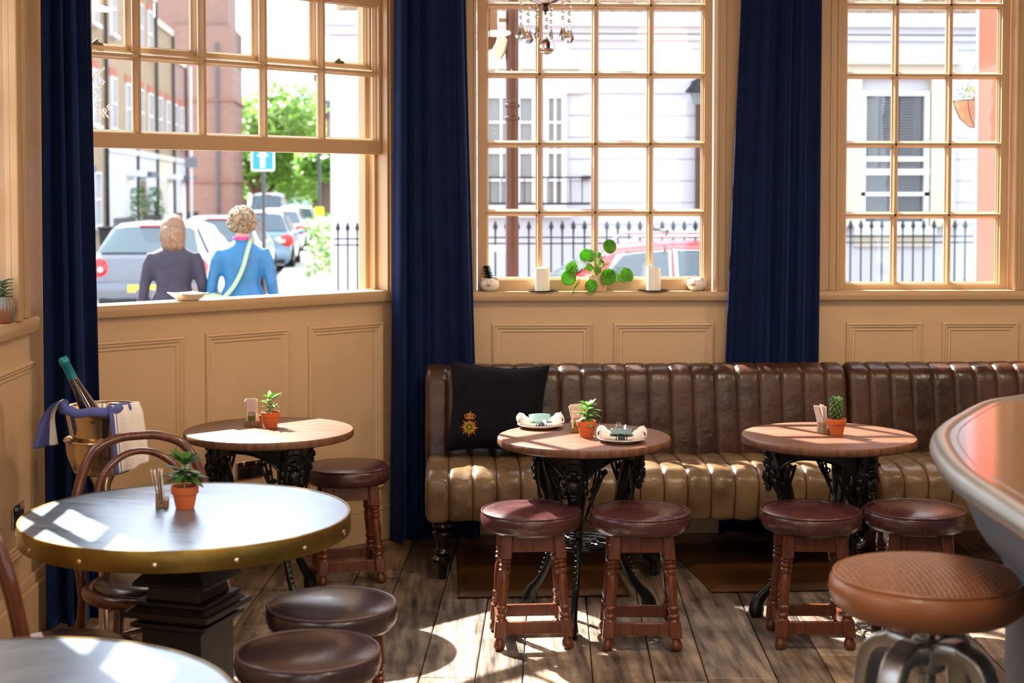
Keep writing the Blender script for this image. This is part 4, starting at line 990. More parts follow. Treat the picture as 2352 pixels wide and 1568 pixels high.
for k in range(4):
    a = R(42) + k * PI / 2
    P = spl([(0.02, 0, 0.655), (0.07, 0, 0.668), (0.125, 0, 0.655), (0.155, 0, 0.60), (0.17, 0, 0.48), (0.195, 0, 0.2), (0.22, 0, 0.012)], 6)
    rs = []; K = len(P)
    for i, p_ in enumerate(P):
        t = (P[min(i + 1, K - 1)] - P[max(i - 1, 0)]).normalized(); nn = Vector((-t.z, 0, t.x)); w = 0.031; h = 0.020 if i > 8 else 0.026
        rs.append([tuple(p_ + nn * h * sx + Vector((0, w * sy, 0))) for sx, sy in ((-1, -.8), (-1, .8), (-.7, 1), (.7, 1), (1, .8), (1, -.8), (.7, -1), (-.7, -1))])
    mb = MB(); mb.m = Rz(a); mb.rings(rs); mb.build('leg', STEEL, bs_, smooth=50, bevel=0.002)
mb = MB(); mb.tube([(0.178 * math.cos(a), 0.178 * math.sin(a), 0.27) for a in [i * PI / 24 for i in range(48)]], 0.011, 10, closed=True, up=(0, 0, 1)); mb.build('footrest_ring', STEEL, bs_, smooth=180)
mb = MB(); mb.lathe([(0.0, 0.615), (0.042, 0.615), (0.05, 0.64), (0.05, 0.67), (0.03, 0.69), (0, 0.69)], 24); mb.build('hub', STEEL, bs_)

# ---- chrome sockets on the panelling
def socket(name, M_, lab, toggles):
    root = empty(name, (0, 0, 0), 0, lab, 'socket'); root.matrix_world = M_
    mb = MB(); mb.box((0, -0.004, 0), (0.146, 0.008, 0.086)); mb.build('face_plate', CHROME, root, bevel=0.003)
    bkm = M('black_plastic', (18, 18, 20), 0.35)
    for s in (-1, 1):
        mb = MB(); mb.box((s * 0.034, -0.0085, -0.008), (0.045, 0.003, 0.042)); mb.build('socket_insert', bkm, root, bevel=0.002)
        for dx, dz, w, h in ((0, 0.006, 0.005, 0.009), (-0.009, -0.014, 0.008, 0.005), (0.009, -0.014, 0.008, 0.005)):
            pass
        mb = MB(); mb.box((s * 0.034, -0.0105, 0.027), (0.009, 0.006, 0.014), Rx(0.2)); mb.build('switch', CHROME, root, bevel=0.001)
    return root
yz = onC(38, 1182); socket('wall_socket', MCW @ T(yz[0], -0.002, yz[1]), 'chrome double socket on the left wall panelling', 1)
s_, z_ = onB(572, 1078); socket('wall_socket', MBW @ T(s_, -0.002, z_), 'dark chrome double socket on the panelling behind the oak table legs', 1)
# ================================================================= small things
def leafblade(mb, o, d, up, L, W, droop=0.3, th=0.0015, fold=0.25, n=8, tip=1.0, mat=0):
    """pointed leaf from o along d, arching by droop"""
    d = Vector(d).normalized(); up = Vector(up); side = d.cross(up).normalized(); up = side.cross(d).normalized(); rs = []
    o = Vector(o)
    for i in range(n + 1):
        t = i / n; c = o + d * (L * t * (1 - 0.15 * droop * t)) + up * (-droop * L * t * t * 0.6)
        w = W * max(0.02, (math.sin(PI * min(1, t * 0.92 + 0.08)) ** 0.75 if tip else 1)) / 2
        if t == 1: w = W * 0.02
        rs.append([c + side * w + up * fold * w, c - up * th, c - side * w + up * fold * w, c + up * (th * 0.4)])
    mb.rings(rs, True, mat=mat)
def flowerpot(name, loc, label, r=0.038, h=0.066, group='small terracotta pots on the tables'):
    root = empty(name, loc, random.uniform(0, 6), label, 'potted plant', group)
    mb = MB(); mb.lathe([(0, 0), (r * 0.68, 0), (r * 0.70, 0.002), (r * 0.92, h * 0.66), (r * 1.02, h * 0.67), (r * 1.05, h * 0.70), (r * 1.06, h * 0.98), (r * 1.03, h), (r * 0.95, h), (r * 0.93, h * 0.86), (0, h * 0.86)], 40); mb.build('pot', TERRA, root, smooth=40)
    mb = MB(); mb.lathe([(r * 0.93, h * 0.88), (r * 0.5, h * 0.93), (0, h * 0.92)], 20); mb.build('soil', SOIL, root)
    return root
def plant_star(root, h, n_lo, n_up, L, W, mat, seed, lean=0.0, stem=0.035, spread=0.9):
    rnd = random.Random(seed); mb = MB(); ms = MB()
    top = Vector((lean * stem, 0, h * 0.9 + stem)); ms.tube([(0, 0, h * 0.85), (lean * stem * 0.4, 0, h * 0.9 + stem * 0.6), tuple(top)], 0.003, 7)
    for k in range(n_lo):
        a = 2 * PI * k / n_lo + rnd.uniform(-.3, .3); el = rnd.uniform(-0.2, 0.5); z = rnd.uniform(0.25, 0.85)
        c = Vector((lean * stem * z, 0, h * 0.9 + stem * z)); leafblade(mb, c, (math.cos(a) * spread, math.sin(a) * spread, el), (0, 0, 1), L * rnd.uniform(.75, 1.1), W * rnd.uniform(.8, 1.1), rnd.uniform(0.2, 0.7))
    for k in range(n_up):
        a = 2 * PI * k / n_up + rnd.uniform(-.3, .3); leafblade(mb, top, (math.cos(a), math.sin(a), rnd.uniform(0.35, 1.1)), (0, 0, 1), L * rnd.uniform(.7, 1.0), W * rnd.uniform(.7, 1.0), rnd.uniform(0.0, 0.35))
    mb.build('leaves', mat, root, smooth=60); ms.build('stem', STALK, root)
def tp(px, py): p = atz(px, py, 0.75); return (p.x, p.y, 0.7502)
p1 = flowerpot('potted_succulent', tp(622, 981), 'terracotta pot with a pale green upright succulent on the table under the window')
plant_star(p1, 0.066, 10, 8, 0.062, 0.020, LEAF, 11, 0.3, 0.058, 0.5)
p2 = flowerpot('potted_succulent', tp(1347, 1003), 'terracotta pot with a spreading succulent between the two plates')
plant_star(p2, 0.066, 16, 9, 0.062, 0.021, LEAF, 5, 0.15, 0.06, 0.6)
bp_ = atz(425, 1166, 0.76)
p3 = flowerpot('potted_succulent', (bp_.x, bp_.y, 0.7588), 'terracotta pot with bushy pointed leaves on the big zinc table', 0.040, 0.070)
plant_star(p3, 0.070, 26, 18, 0.074, 0.023, leafmat('leaf_mid_green', (66, 122, 46), (104, 156, 74)), 8, 0.0, 0.072, 0.9)
p4 = flowerpot('potted_succulent', tp(1921, 998), 'terracotta pot with a stubby drooping succulent on the right-hand table')
mb = MB(); rnd = random.Random(4)
for k in range(70):
    t = k / 70; z = 0.058 + 0.075 * t; a = k * 2.4; z *= 1.12; rr = 0.014 + 0.010 * math.sin(t * PI)
    leafblade(mb, (rr * 0.4 * math.cos(a), rr * 0.4 * math.sin(a), z + 0.006), (math.cos(a), math.sin(a), 0.55), (0, 0, 1), rnd.uniform(0.020, 0.028), 0.013, 1.4, 0.002)
for a in (0.2, 2.9): leafblade(mb, (0, 0, 0.07), (math.cos(a), math.sin(a), 0.3), (0, 0, 1), 0.034, 0.016, 0.9, 0.002)
mb.build('leaves', leafmat('leaf_rope_green', (78, 124, 62), (110, 152, 86)), p4, smooth=60); mb = MB(); mb.tube([(0, 0, 0.05), (0.003, 0, 0.09), (0, 0, 0.128)], 0.0035, 7); mb.build('stem', STALK, p4)

# ---- menu holders: little wooden block, leaflets fanned in it
CARDC = M('leaflet_cover', (226, 210, 178), 0.6); PICG = M('leaflet_photo_field', (118, 126, 44), 0.6, col2=(60, 74, 30), vs_=60); PICS = M('leaflet_photo_sky', (196, 178, 178), 0.6, col2=(120, 96, 96), vs_=60); INK = M('leaflet_ink', (70, 60, 60), 0.6); ORANGE = M('leaflet_mark', (206, 150, 48), 0.6)
def holder(loc, rz, label, facing, n=3, seed=0):
    root = empty('leaflet_holder', loc, rz, label, 'leaflet holder', 'leaflet holders on the tables')
    mb = MB(); mb.bb(-0.034, 0.034, -0.019, -0.007, 0, 0.022); mb.bb(-0.034, 0.034, -0.007, 0.007, 0, 0.008); mb.bb(-0.034, 0.034, 0.007, 0.019, 0, 0.045); mb.build('wood_block', HOLD, root, bevel=0.001)
    grp = 'leaflets in a holder'
    for k in range(n):
        lf = empty('leaflet', loc, rz, None, 'leaflet')
        tag(lf, None, None, label and grp)
        lf['label'] = label.replace('small wooden holder', 'printed leaflet in the holder') if k == 0 else label.replace('small wooden holder', 'plain leaflet in the holder')
        lf['group'] = 'leaflets: ' + label[-40:]
        fan = (-0.16 + 0.14 * k) if facing else (-0.05 + 0.11 * k); y = -0.005 + 0.005 * k
        mm = T(0.0, y, 0.0085) @ Rx(-0.06 - 0.05 * k if not facing else 0.0) @ Ry(fan * 0.35)
        if facing: mm = T(0.004 * k - 0.006, y, 0.0085) @ Rx(-0.10 + 0.05 * k) @ Ry(-0.10 * k)
        mb = MB(); mb.m = mm; w = 0.025; h = 0.105 + 0.003 * (k % 2)
        # folded paper: slightly wavy sheet with thickness
        mb.grid(lambda u, v, k=k: ((u * 2 - 1) * w, 0.0014 * math.sin(u * 5 + k) + 0.0025 * math.sin(v * 3 + k * 2) * v, v * h), 10, 14)
        o = mb.build('sheet', CARDC if (facing and k == 0) else (PAPERP if k % 2 else PAPER), lf, smooth=180, solid=0.0012)
        if facing and k == 0:
            def quad(nm, x0, x1, z0, z1, mt):
                q = MB(); q.m = mm; q.grid(lambda u, v: ((x0 + (x1 - x0) * u), 0.0014 * math.sin(((x0 + (x1 - x0) * u) / w * .5 + .5) * 5) + 0.0025 * math.sin((z0 + (z1 - z0) * v) / h * 3) * (z0 + (z1 - z0) * v) / h - 0.0012, z0 + (z1 - z0) * v), 8, 8); q.build(nm, mt, o, smooth=180, solid=0.0003)
            quad('printed_field', -0.018, 0.018, 0.010, 0.034, PICG); quad('printed_sky', -0.018, 0.018, 0.034, 0.052, PICS); quad('printed_mark', -0.006, -0.003, 0.078, 0.088, ORANGE); quad('printed_mark', -0.006, 0.004, 0.086, 0.089, ORANGE)
            quad('printed_line', -0.014, 0.014, 0.068, 0.0692, INK); quad('printed_line', -0.010, 0.010, 0.064, 0.0652, INK)
    return root
holder(tp(582, 978), R(-16), 'small wooden holder on the table under the window', True, 3)
holder(tp(1330, 992), R(6), 'small wooden holder on the middle table behind the potted plant', True, 3)
p = atz(373, 1160, 0.76); holder((p.x, p.y, 0.7588), R(98), 'small wooden holder on the big zinc table', False, 4)
holder(tp(1893, 994), R(97), 'small wooden holder on the right-hand table', False, 4)

# ---- plates with napkin roll and cutlery pouch
def plate(loc, label):
    mb = MB(); mb.lathe([(0, 0.0), (0.055, 0.0), (0.06, 0.003), (0.085, 0.010), (0.0955, 0.0145), (0.097, 0.0165), (0.0955, 0.0185), (0.084, 0.0145), (0.062, 0.0075), (0, 0.0065)], 72)
    o = mb.build('plate', PORCW, None, smooth=60); o.location = loc; return tag(o, label, 'plate', 'plates on the middle table')
def setting(px, py, rz, which, tips):
    loc = tp(px, py); plate(loc, 'shallow off-white plate under the napkin, %s of the middle table' % which)
    z0 = loc[2] + 0.0085
    nk = empty('linen_napkin', (loc[0], loc[1], z0), rz, 'folded white napkin with a navy stripe, %s of the middle table' % which, 'napkin', 'folded napkins')
    mb = MB()
    def nap(u, v):
        x = (u * 2 - 1) * 0.088; s = 1 + 0.35 * abs(u * 2 - 1) ** 2; q = v * 2 * PI
        y = 0.034 * math.cos(q) * s * (0.8 + 0.2 * math.cos(x * 30)); z = 0.010 + 0.011 * math.sin(q) * (1 + 1.7 * abs(u * 2 - 1) ** 1.5) + 0.018 * abs(u * 2 - 1) ** 2 + 0.0015 * math.sin(8 * q + x * 80)
        if abs(x) > 0.083: y *= 0.75
        return (x, y, max(0.0005, z))
    mb.grid(nap, 44, 36); mb.mi = [1 if (i // 35) in range(16, 27) and (i // 35) not in (17, 25) else 0 for i in range(len(mb.f))]
    mb.build('folded_cloth', [NAPK, M('slate_stripe', (62, 62, 84), 0.9)], nk, smooth=180)
    # open folded loops at each side
    for s in (-1, 1):
        for q in range(3):
            mb = MB(); P = spl([(s * 0.052, -0.012 + 0.010 * q, 0.018 + .004 * q), (s * 0.070, -0.012 + 0.011 * q, 0.034 + .006 * q), (s * 0.090, -0.010 + 0.011 * q, 0.036 + .005 * q), (s * 0.098, -0.010 + 0.010 * q, 0.020 + 0.004 * q), (s * 0.080, -0.008 + 0.01 * q, 0.012)], 6)
            mb.grid(lambda u, v: tuple(P[int(round(u * (len(P) - 1)))] + Vector((0, (v - .5) * 0.030 + 0.004 * math.sin(u * 6), 0.003 * math.sin(v * 3)))), len(P), 6)
            mb.build('fold', NAPK, nk, smooth=180, solid=0.002)
    # green pouch lying on the roll
    po = empty('cutlery_pouch', (loc[0], loc[1], z0 + 0.020), rz, 'green cutlery pouch on the napkin at the %s of the middle table' % which, 'pouch', 'cutlery pouches')
    tilt = Rx(R(22)) if tips == 'front' else Rx(R(16))
    mb = MB(); mb.m = tilt
    for sgn_ in (1, -1):
        mb.grid(lambda u, v: ((u - .5) * 0.092, (v - .5) * 0.066, 0.007 + sgn_ * 0.0055 * (math.sin(PI * u) ** 0.6) * (0.35 + 0.65 * (1 - v if tips != 'front' else v)) + 0.004), 14, 10)
    mb.build('pouch_body', GREENP, po, smooth=180, solid=0.0014)
    dirn = 1 if tips == 'back' else -1
    root = empty('fork', (loc[0], loc[1], z0 + 0.026), rz, 'silver fork in the green pouch at the %s of the middle table' % which, 'fork', 'forks in pouches')
    mb = MB(); mb.m = tilt
    for i in range(4): mb.tube([(-0.022 + i * 0.0055, dirn * 0.026, 0.006), (-0.0225 + i * 0.0058, dirn * 0.05, 0.009), (-0.0225 + i * 0.006, dirn * 0.068, 0.016)], [0.0016, 0.0015, 0.0008], 6)
    mb.tube([(-0.0137, dirn * 0.027, 0.006), (-0.0137, dirn * 0.012, 0.004), (-0.0137, -dirn * 0.028, 0.004)], [0.009, 0.0035, 0.003], 10, flat=0.3, up=(1, 0, 0)); mb.build('fork_body', CHROME, root, smooth=60)
    root = empty('knife', (loc[0], loc[1], z0 + 0.026), rz, 'silver knife in the green pouch at the %s of the middle table' % which, 'knife', 'knives in pouches')
    mb = MB(); mb.m = tilt; mb.tube([(0.013, -dirn * 0.028, 0.006), (0.013, dirn * 0.01, 0.006), (0.014, dirn * 0.038, 0.009), (0.015, dirn * 0.054, 0.011)], [0.004, 0.007, 0.0085, 0.003], 10, flat=0.3, up=(1, 0, 0)); mb.build('knife_body', CHROME, root, smooth=60)
setting(1241, 982, R(4), 'back left', 'front')
setting(1428, 1014, R(-8), 'right side', 'back')

# ---- window sill things
def sp(px, dy, z=SILL): p = atY(px, 668, YA + dy); return (p.x, p.y, z)
def pig(px, dy, rz, label, plant):
    root = empty('pig_pot', sp(px, dy), rz, label, 'plant pot')
    mb = MB(); mb.lathe([(0, 0), (0.026, 0.001), (0.042, 0.012), (0.050, 0.03), (0.050, 0.042), (0.043, 0.056), (0.030, 0.064), (0.024, 0.066), (0.022, 0.063), (0.03, 0.058), (0.0, 0.05)], 40); bdy = mb.build('pot_body', PORCW, root, smooth=60)
    mb = MB(); mb.sph((0, -0.048, 0.035), 0.0125, 12, (1.15, 0.7, 0.85)); mb.build('snout', M('pig_snout', (216, 170, 140), 0.4), root, smooth=180)
    mb = MB()
    for s in (-1, 1): mb.sph((s * 0.004, -0.0565, 0.035), 0.002, 6); mb.sph((s * 0.010, -0.043, 0.051), 0.0032, 6)
    mb.build('nostrils_and_eyes', M('pig_brown', (90, 60, 50), 0.4), root)
    for s in (-1, 1):
        mb = MB(); mb.sph((s * 0.034, -0.015, 0.062), 0.010, 8, (1, .6, 1), Ry(s * 0.5)); mb.build('ear', M('pig_ear', (208, 176, 152), 0.4), root, smooth=180)
    if plant:
        mb = MB(); rnd = random.Random(2)
        for k in range(44):
            t = k / 44; a = k * 2.3; x = -0.008 * t * 2; leafblade(mb, (x, 0, 0.062 + 0.066 * t), (math.cos(a), math.sin(a), 0.3), (0, 0, 1), rnd.uniform(0.022, 0.030) * (1.05 - .3 * t), 0.019, 0.2, 0.002)
        mb.build('succulent_leaves', LEAF_D, root, smooth=60)
    else:
        mb = MB()
        for k in range(7): leafblade(mb, (0.004 * k - 0.012, 0, 0.060), (math.cos(k * 2.1), math.sin(k * 2.1), 0.9), (0, 0, 1), 0.014, 0.008, 0.2, 0.002)
        mb.build('succulent_leaves', LEAF_D, root, smooth=60)
pig(1124, 0.005, R(-5), 'pink-snouted pig pot with a dark succulent at the left end of the middle sill', True)
pig(1600, 0.005, R(-32), 'white pig pot with barely any plant at the right end of the middle sill', False)
def candle(px, label, h, seed):
    c = sp(px, 0.0)
    mb = MB(); mb.lathe([(0, 0), (0.055, 0), (0.077, 0.004), (0.079, 0.006), (0.075, 0.0065), (0.05, 0.003), (0, 0.003)], 40); o = mb.build('candle_plate', SLATE, None, smooth=50); o.location = c; tag(o, 'dark saucer under the ' + label, 'saucer', 'dark saucers on the middle sill')
    mb = MB(); rnd = random.Random(seed)
    def outer(u, v):
        a = u * 2 * PI; zt_ = h * (0.86 + 0.14 * max(0, math.sin(a * 1 + seed)) + 0.03 * noise.noise(Vector((math.cos(a) * 2, math.sin(a) * 2, seed))))
        r = 0.036 + 0.0008 * math.sin(9 * a + seed) + (0.002 * math.sin(a * 5) if v > .9 else 0)
        if v < 0.7: return (r * math.cos(a), r * math.sin(a), zt_ * v / 0.7)
        if v < 0.8: return ((r - 0.005) * math.cos(a), (r - 0.005) * math.sin(a), zt_ - 0.001)
        q = (v - 0.8) / 0.2; return ((r - 0.006) * (1 - q) * math.cos(a), (r - 0.006) * (1 - q) * math.sin(a), zt_ - 0.02 - (zt_ - 0.03 - h * 0.6) * q)
    mb.grid(outer, 48, 24, closeu=True); root = mb.build('pillar_candle', WAX, None, smooth=60); root.location = (c[0], c[1], c[2] + 0.0035); tag(root, label, 'candle', 'white pillar candles')
    w = MB(); w.tube([(0, 0, h * 0.55), (0.001, 0, h * 0.72)], 0.001, 5); w.build('wick', SOIL, root)
candle(1246, 'burnt-down white pillar candle on the middle sill left of the pilea', 0.132, 1)
candle(1501, 'jagged white pillar candle on the middle sill right of the pilea', 0.128, 4)
# pilea
pc = sp(1371, -0.005); pl = empty('pilea_plant', pc, 0, 'pilea with round coin leaves in a pink clay pot on the middle sill', 'potted plant')
mb = MB(); mb.lathe([(0, 0), (0.046, 0), (0.048, 0.003), (0.054, 0.078), (0.053, 0.080), (0.048, 0.080), (0.046, 0.07), (0, 0.07)], 48); mb.build('pot', PINKPOT, pl, smooth=40)
mb = MB(); mb.lathe([(0.047, 0.072), (0.02, 0.076), (0, 0.075)], 20); mb.build('soil', SOIL, pl)
ms = MB(); cen = Vector((0.0, 0, 0.11))
ms.tube([(0, 0, 0.07), (-0.003, 0, 0.10), (0.0, 0.0, 0.135)], 0.004, 8)
spx = 1 / (FPX / 7.65)
def zo(x, y): return 1000 + x / 3.5636, 480 + y / 3.5636
for i, (x, y, r, w, tilt, dy) in enumerate(((1425, 307, 57, .98, 0.1, -0.03), (1222, 376, 52, .72, -0.5, 0.02), (1268, 400, 34, 1, 0.2, -0.04), (1281, 362, 38, .35, 0.6, 0.0), (1338, 383, 30, .7, 0.4, 0.03), (1118, 487, 52, .95, -0.2, 0.01), (1098, 470, 62, .42, -0.4, -0.03),
        (1090, 562, 62, 1.05, -0.3, -0.02), (1148, 636, 62, .42, -0.9, -0.06), (1262, 480, 32, 1, 0, 0.03), (1330, 503, 31, .95, 0, -0.05), (1413, 553, 66, .95, 0.1, -0.06), (1277, 628, 52, 1, 0, -0.075), (1475, 562, 36, .6, 0, 0.0), (1565, 540, 60, .9, 0.25, 0.0), (1520, 570, 45, .4, 0.5, -0.04), (1352, 440, 30, 1, .3, 0.04))):
    px, py = zo(x, y); c = atY(px, py, pc[1] + dy) - Vector(pc); rad = r / 3.5636 * spx
    th = random.uniform(-0.3, 0.3); mm = T(c) @ Ry(-tilt * 1.0) @ Rz(th + math.acos(min(1, w))) @ Rx(R(-8 + random.uniform(-12, 18)))
    mb = MB(); mb.m = mm
    def disc(u, v): a = u * 2 * PI; q = v * rad; return (q * math.cos(a), -0.12 * rad * (v ** 2) + 0.1 * rad * (1 - v) ** 3, q * math.sin(a) * 1.04)
    mb.grid(disc, 28, 7, closeu=True); lf = mb.build('round_leaf', LEAF_P, pl, smooth=180, solid=0.0012)
    m0 = Vector((c.x * 0.45, c.y * 0.5, max(c.z, 0.1) * 0.5 + 0.09)); ms.tube(spl([tuple(cen + Vector((0, 0, -0.015))), tuple(m0), tuple(c)], 6), [0.0022] * 5 + [0.0016] * 8, 6)
ms.build('stalks', STALK, pl, smooth=180)
# dish on the open window sill
s_, z_ = onB(432, 676, 0.03); q = P0 + UB * s_ - NB * 0.03
mb = MB()
def dish(u, v):
    a = u * 2 * PI; sq = 1 / max(abs(math.cos(a)), abs(math.sin(a))); k = 1 + (sq - 1) * 0.8
    if v < 0.45: r = 0.042 * v / 0.45; return (r * math.cos(a), r * math.sin(a), 0.0)
    t = (v - 0.45) / 0.55
    return ((0.042 + 0.022 * t + 0.0) * (1 + (k - 1) * t) * math.cos(a) * (1 + .12 * t), (0.042 + 0.022 * t) * (1 + (k - 1) * t) * math.sin(a) * (1 + .12 * t), 0.030 * t ** 1.4 + 0.010 * (k - 1) * t - 0.004 * math.cos(4 * a) * t * 0)
mb.grid(dish, 64, 16, closeu=True); o = mb.build('ashtray', PORC, None, smooth=180, solid=0.003); o.location = (q.x, q.y, SILLB + 0.002); o.rotation_euler = (0, 0, R(40)); tag(o, 'cream square-cornered ashtray dish on the open window sill', 'dish')
mb = MB(); mb.sph((0, 0, 0), 0.006, 6, (1.5, 1, .8)); o2_ = mb.build('stub', M('stub', (120, 84, 50), 0.8), o); o2_.location = (0.012, 0.0, 0.010)
# ribbed vase with a plant on the left sill
va = empty('ribbed_vase', (XC + 0.004, VY, SILLB), 0, 'ribbed green-glazed pot with a succulent on the left wall sill', 'potted plant')
mb = MB()
mb.grid(lambda u, w_: (lambda pr, a: (pr[0] * (1 + 0.03 * math.cos(24 * a)) * math.cos(a), pr[0] * (1 + 0.03 * math.cos(24 * a)) * math.sin(a), pr[1]))(crv([(0, .02, 0), (.1, .032, 0.002), (.5, .05, .05), (.8, .042, .085), (1, .034, .10)], w_), u * 2 * PI), 144, 16, closeu=True); mb.build('glazed_pot', GLAZE, va, smooth=60)
mb = MB(); mb.lathe([(0.034, 0.092), (0, 0.095)], 16); mb.build('soil', SOIL, va)
mb = MB()
for k in range(22): a = k * 2.4; leafblade(mb, (0.0, 0, 0.09 + 0.003 * k), (math.cos(a), math.sin(a), 0.5), (0, 0, 1), 0.045, 0.024, 0.3, 0.002)
mb.build('succulent_leaves', M('leaf_grey_green', (120, 138, 108), 0.5), va, smooth=60)

# ---- chandelier: only its lowest drops hang into the picture
CHD = 4.7
def cpt(px, py, dd=0.0): r = ray(px, py); return CAMP + r * ((CHD + dd) / (r.x * math.sin(YAW) + r.y * math.cos(YAW)))
cc = cpt(1253, 10); ch = empty('chandelier', (cc.x, cc.y, cc.z), 0, 'crystal chandelier with cut-glass drops hanging in front of the middle window', 'chandelier')
mb = MB(); mb.lathe([(0, 0.0), (0.012, 0.001), (0.03, 0.004), (0.052, 0.012), (0.066, 0.025), (0.070, 0.04), (0.064, 0.042), (0.045, 0.02), (0.0, 0.012)], 40); mb.build('glass_bowl', CRYST, ch, smooth=40)
mb = MB(); mb.lathe([(0, -0.034), (0.004, -0.03), (0.003, -0.024), (0.009, -0.018), (0.010, -0.010), (0.006, -0.004), (0.014, 0.0), (0.014, 0.004), (0, 0.004)], 20); mb.build('finial', M('dark_bronze', (84, 66, 48), 0.3, 0.9), ch, smooth=50)
mb = MB(); mb.lathe([(0.01, 0.01), (0.01, 0.1), (0.03, 0.13), (0.012, 0.17), (0.012, 0.26), (0.035, 0.30), (0.01, 0.34), (0.006, 0.36), (0.006, 3.349 - cc.z), (0.05, 3.349 - cc.z)], 20); mb.build('central_stem', SILVER, ch, smooth=50)
def drop(mb, c, w, h, d):
    """faceted pear drop, hung at its top"""
    n = 8; lv = [(0, 0.0), (0.12, 0.05), (0.38, 0.30), (0.82, 0.62), (1.0, 0.74), (0.72, 0.88), (0, 1.0)]; rs = []
    for i, (k, t) in enumerate(lv[1:-1]):
        off = (i % 2) * PI / n; rs.append([Vector((c.x + w / 2 * k * math.cos(2 * PI * j / n + off), c.y + d / 2 * k * math.sin(2 * PI * j / n + off), c.z - h * t)) for j in range(n)])
    mb.rings(rs); 
    mb.add([tuple(c)] + [tuple(p) for p in rs[0]], [(0, 1 + j, 1 + (j + 1) % n) for j in range(n)]); mb.add([(c.x, c.y, c.z - h)] + [tuple(p) for p in rs[-1]], [(0, 1 + (j + 1) % n, 1 + j) for j in range(n)])
def bead(mb, c, r):
    mb.lathe([(0, -r), (r * .7, -r * .6), (r, 0), (r * .7, r * .6), (0, r)], 8, tuple(c))
upx = CHD / FPX
for i, (px, y0, y1, w, dd, beads) in enumerate(((1197, 50, 92, 29, -.02, (9, 25, 40)), (1214, 58, 101, 25, -.05, (19, 32, 48)), (1233, 45, 93, 14, .03, (5, 23, 39)), (1266, 58, 95, 11, .04, (20, 34, 50)), (1293, 50, 95, 20, .02, (9, 25, 41)), (1308, 56, 100, 24, -.03, (2, 16, 31, 48)), (1165, -30, 3, 14, .05, ()), (1350, -30, 7, 16, .03, ()), (1256, 84, 126, 36, -.06, (45, 62)))):
    c = cpt(px, y0, dd) - cc; m1 = MB()
    if i == 8:
        r = 18 * upx; cc2 = cpt(px, 107, dd) - cc
        m1.sph(tuple(cc2), r, 7); nm = 'crystal_ball'; m1.lathe([(0.002, 0), (0.005, 0.006), (0, 0.010)], 8, (cc2.x, cc2.y, cc2.z + r - 0.003))
    else: drop(m1, c, w * upx, (y1 - y0) * upx, min(w, 22) * upx * 0.55); nm = 'crystal_drop'
    o = m1.build(nm, CRYST, ch, smooth=5)
    m2 = MB(); m3 = MB()
    for b in beads: bead(m2, cpt(px, b, dd) - cc, 5 * upx)
    if m2.v: m2.build('bead', CRYST, o, smooth=5)
    m3.tube([tuple(cpt(px, min(beads) - 8 if beads else -40, dd) - cc), tuple(cpt(px, y0 + 2, dd) - cc)], 0.0006, 5); m3.build('hanging_wire', SILVER, o)
for k in range(6):
    a = k * PI / 3 + 0.3; d = Vector((math.cos(a), math.sin(a), 0))
    mb = MB(); mb.tube(spl([tuple(d * 0.02 + Vector((0, 0, 0.13))), tuple(d * 0.12 + Vector((0, 0, 0.09))), tuple(d * 0.21 + Vector((0, 0, 0.13))), tuple(d * 0.22 + Vector((0, 0, 0.19)))], 6), 0.005, 8); arm = mb.build('arm', CRYST, ch, smooth=180)
    mb = MB(); mb.lathe([(0.0, 0.19), (0.03, 0.195), (0.032, 0.20), (0.01, 0.2), (0.01, 0.27), (0, 0.27)], 16, tuple(d * 0.22)); mb.build('candle_cup', PORC, arm)
    mb = MB(); mb.lathe([(0.0, 0.27), (0.011, 0.285), (0.008, 0.31), (0, 0.33)], 12, tuple(d * 0.22)); mb.build('bulb', BULB, arm)
# ================================================================= the street outside
GZ = -0.12
def cw(px, d, z=0.0):
    """world point in picture column px (at eye level) at distance d along the view"""
    x = (px - 1176) / FPX * d; return Vector((x * math.cos(YAW) + d * math.sin(YAW), -x * math.sin(YAW) + d * math.cos(YAW), z))
def zat(py, d): return CAMH - (py - 451) * d / FPX
ASPH = M('asphalt', (118, 118, 122), 0.85, var=0.1, vs_=3, bump=0.2, bs=60); PAVE = M('paving_stone', (190, 185, 177), 0.85, var=0.06, vs_=2)
STUC = M('white_stucco', (188, 189, 194), 0.8, bump=0.05, bs=20); STUC2 = M('cream_stucco', (196, 187, 170), 0.8)
YELB = brick('stock_brick', (152, 130, 100), (130, 108, 82), (166, 152, 130), 4.0)
REDB = brick('red_brick', (150, 120, 108), (134, 106, 96), (162, 140, 130), 4.0); REDB2 = brick('red_brick_side', (158, 122, 112), (142, 108, 99), (170, 142, 132), 4.0, 'yz')
REDD = M('rubbed_red_brick', (160, 92, 70), 0.8); WHT = M('white_joinery', (210, 210, 212), 0.5); WGL = M('dark_window_glass', (62, 72, 80), 0.1, spec=0.8); WGL2 = M('curtained_window_glass', (122, 132, 134), 0.2, spec=0.7, var=0.1, vs_=3)
BLK = M('black_railing_paint', (16, 20, 22), 0.4); GRNB = M('green_black_paint', (20, 44, 42), 0.4); SLT = M('roof_slate', (92, 96, 104), 0.7)
BRN = M('brown_pipe_paint', (62, 34, 32), 0.35, var=0.15, vs_=9); REDP = M('coral_red_paint', (232, 104, 110), 0.5)
mb = MB(); mb.bb(-80, 60, 7.85, 160, GZ - 0.3, GZ); o = mark(mb.build('road', ASPH)); o.name = 'ground'
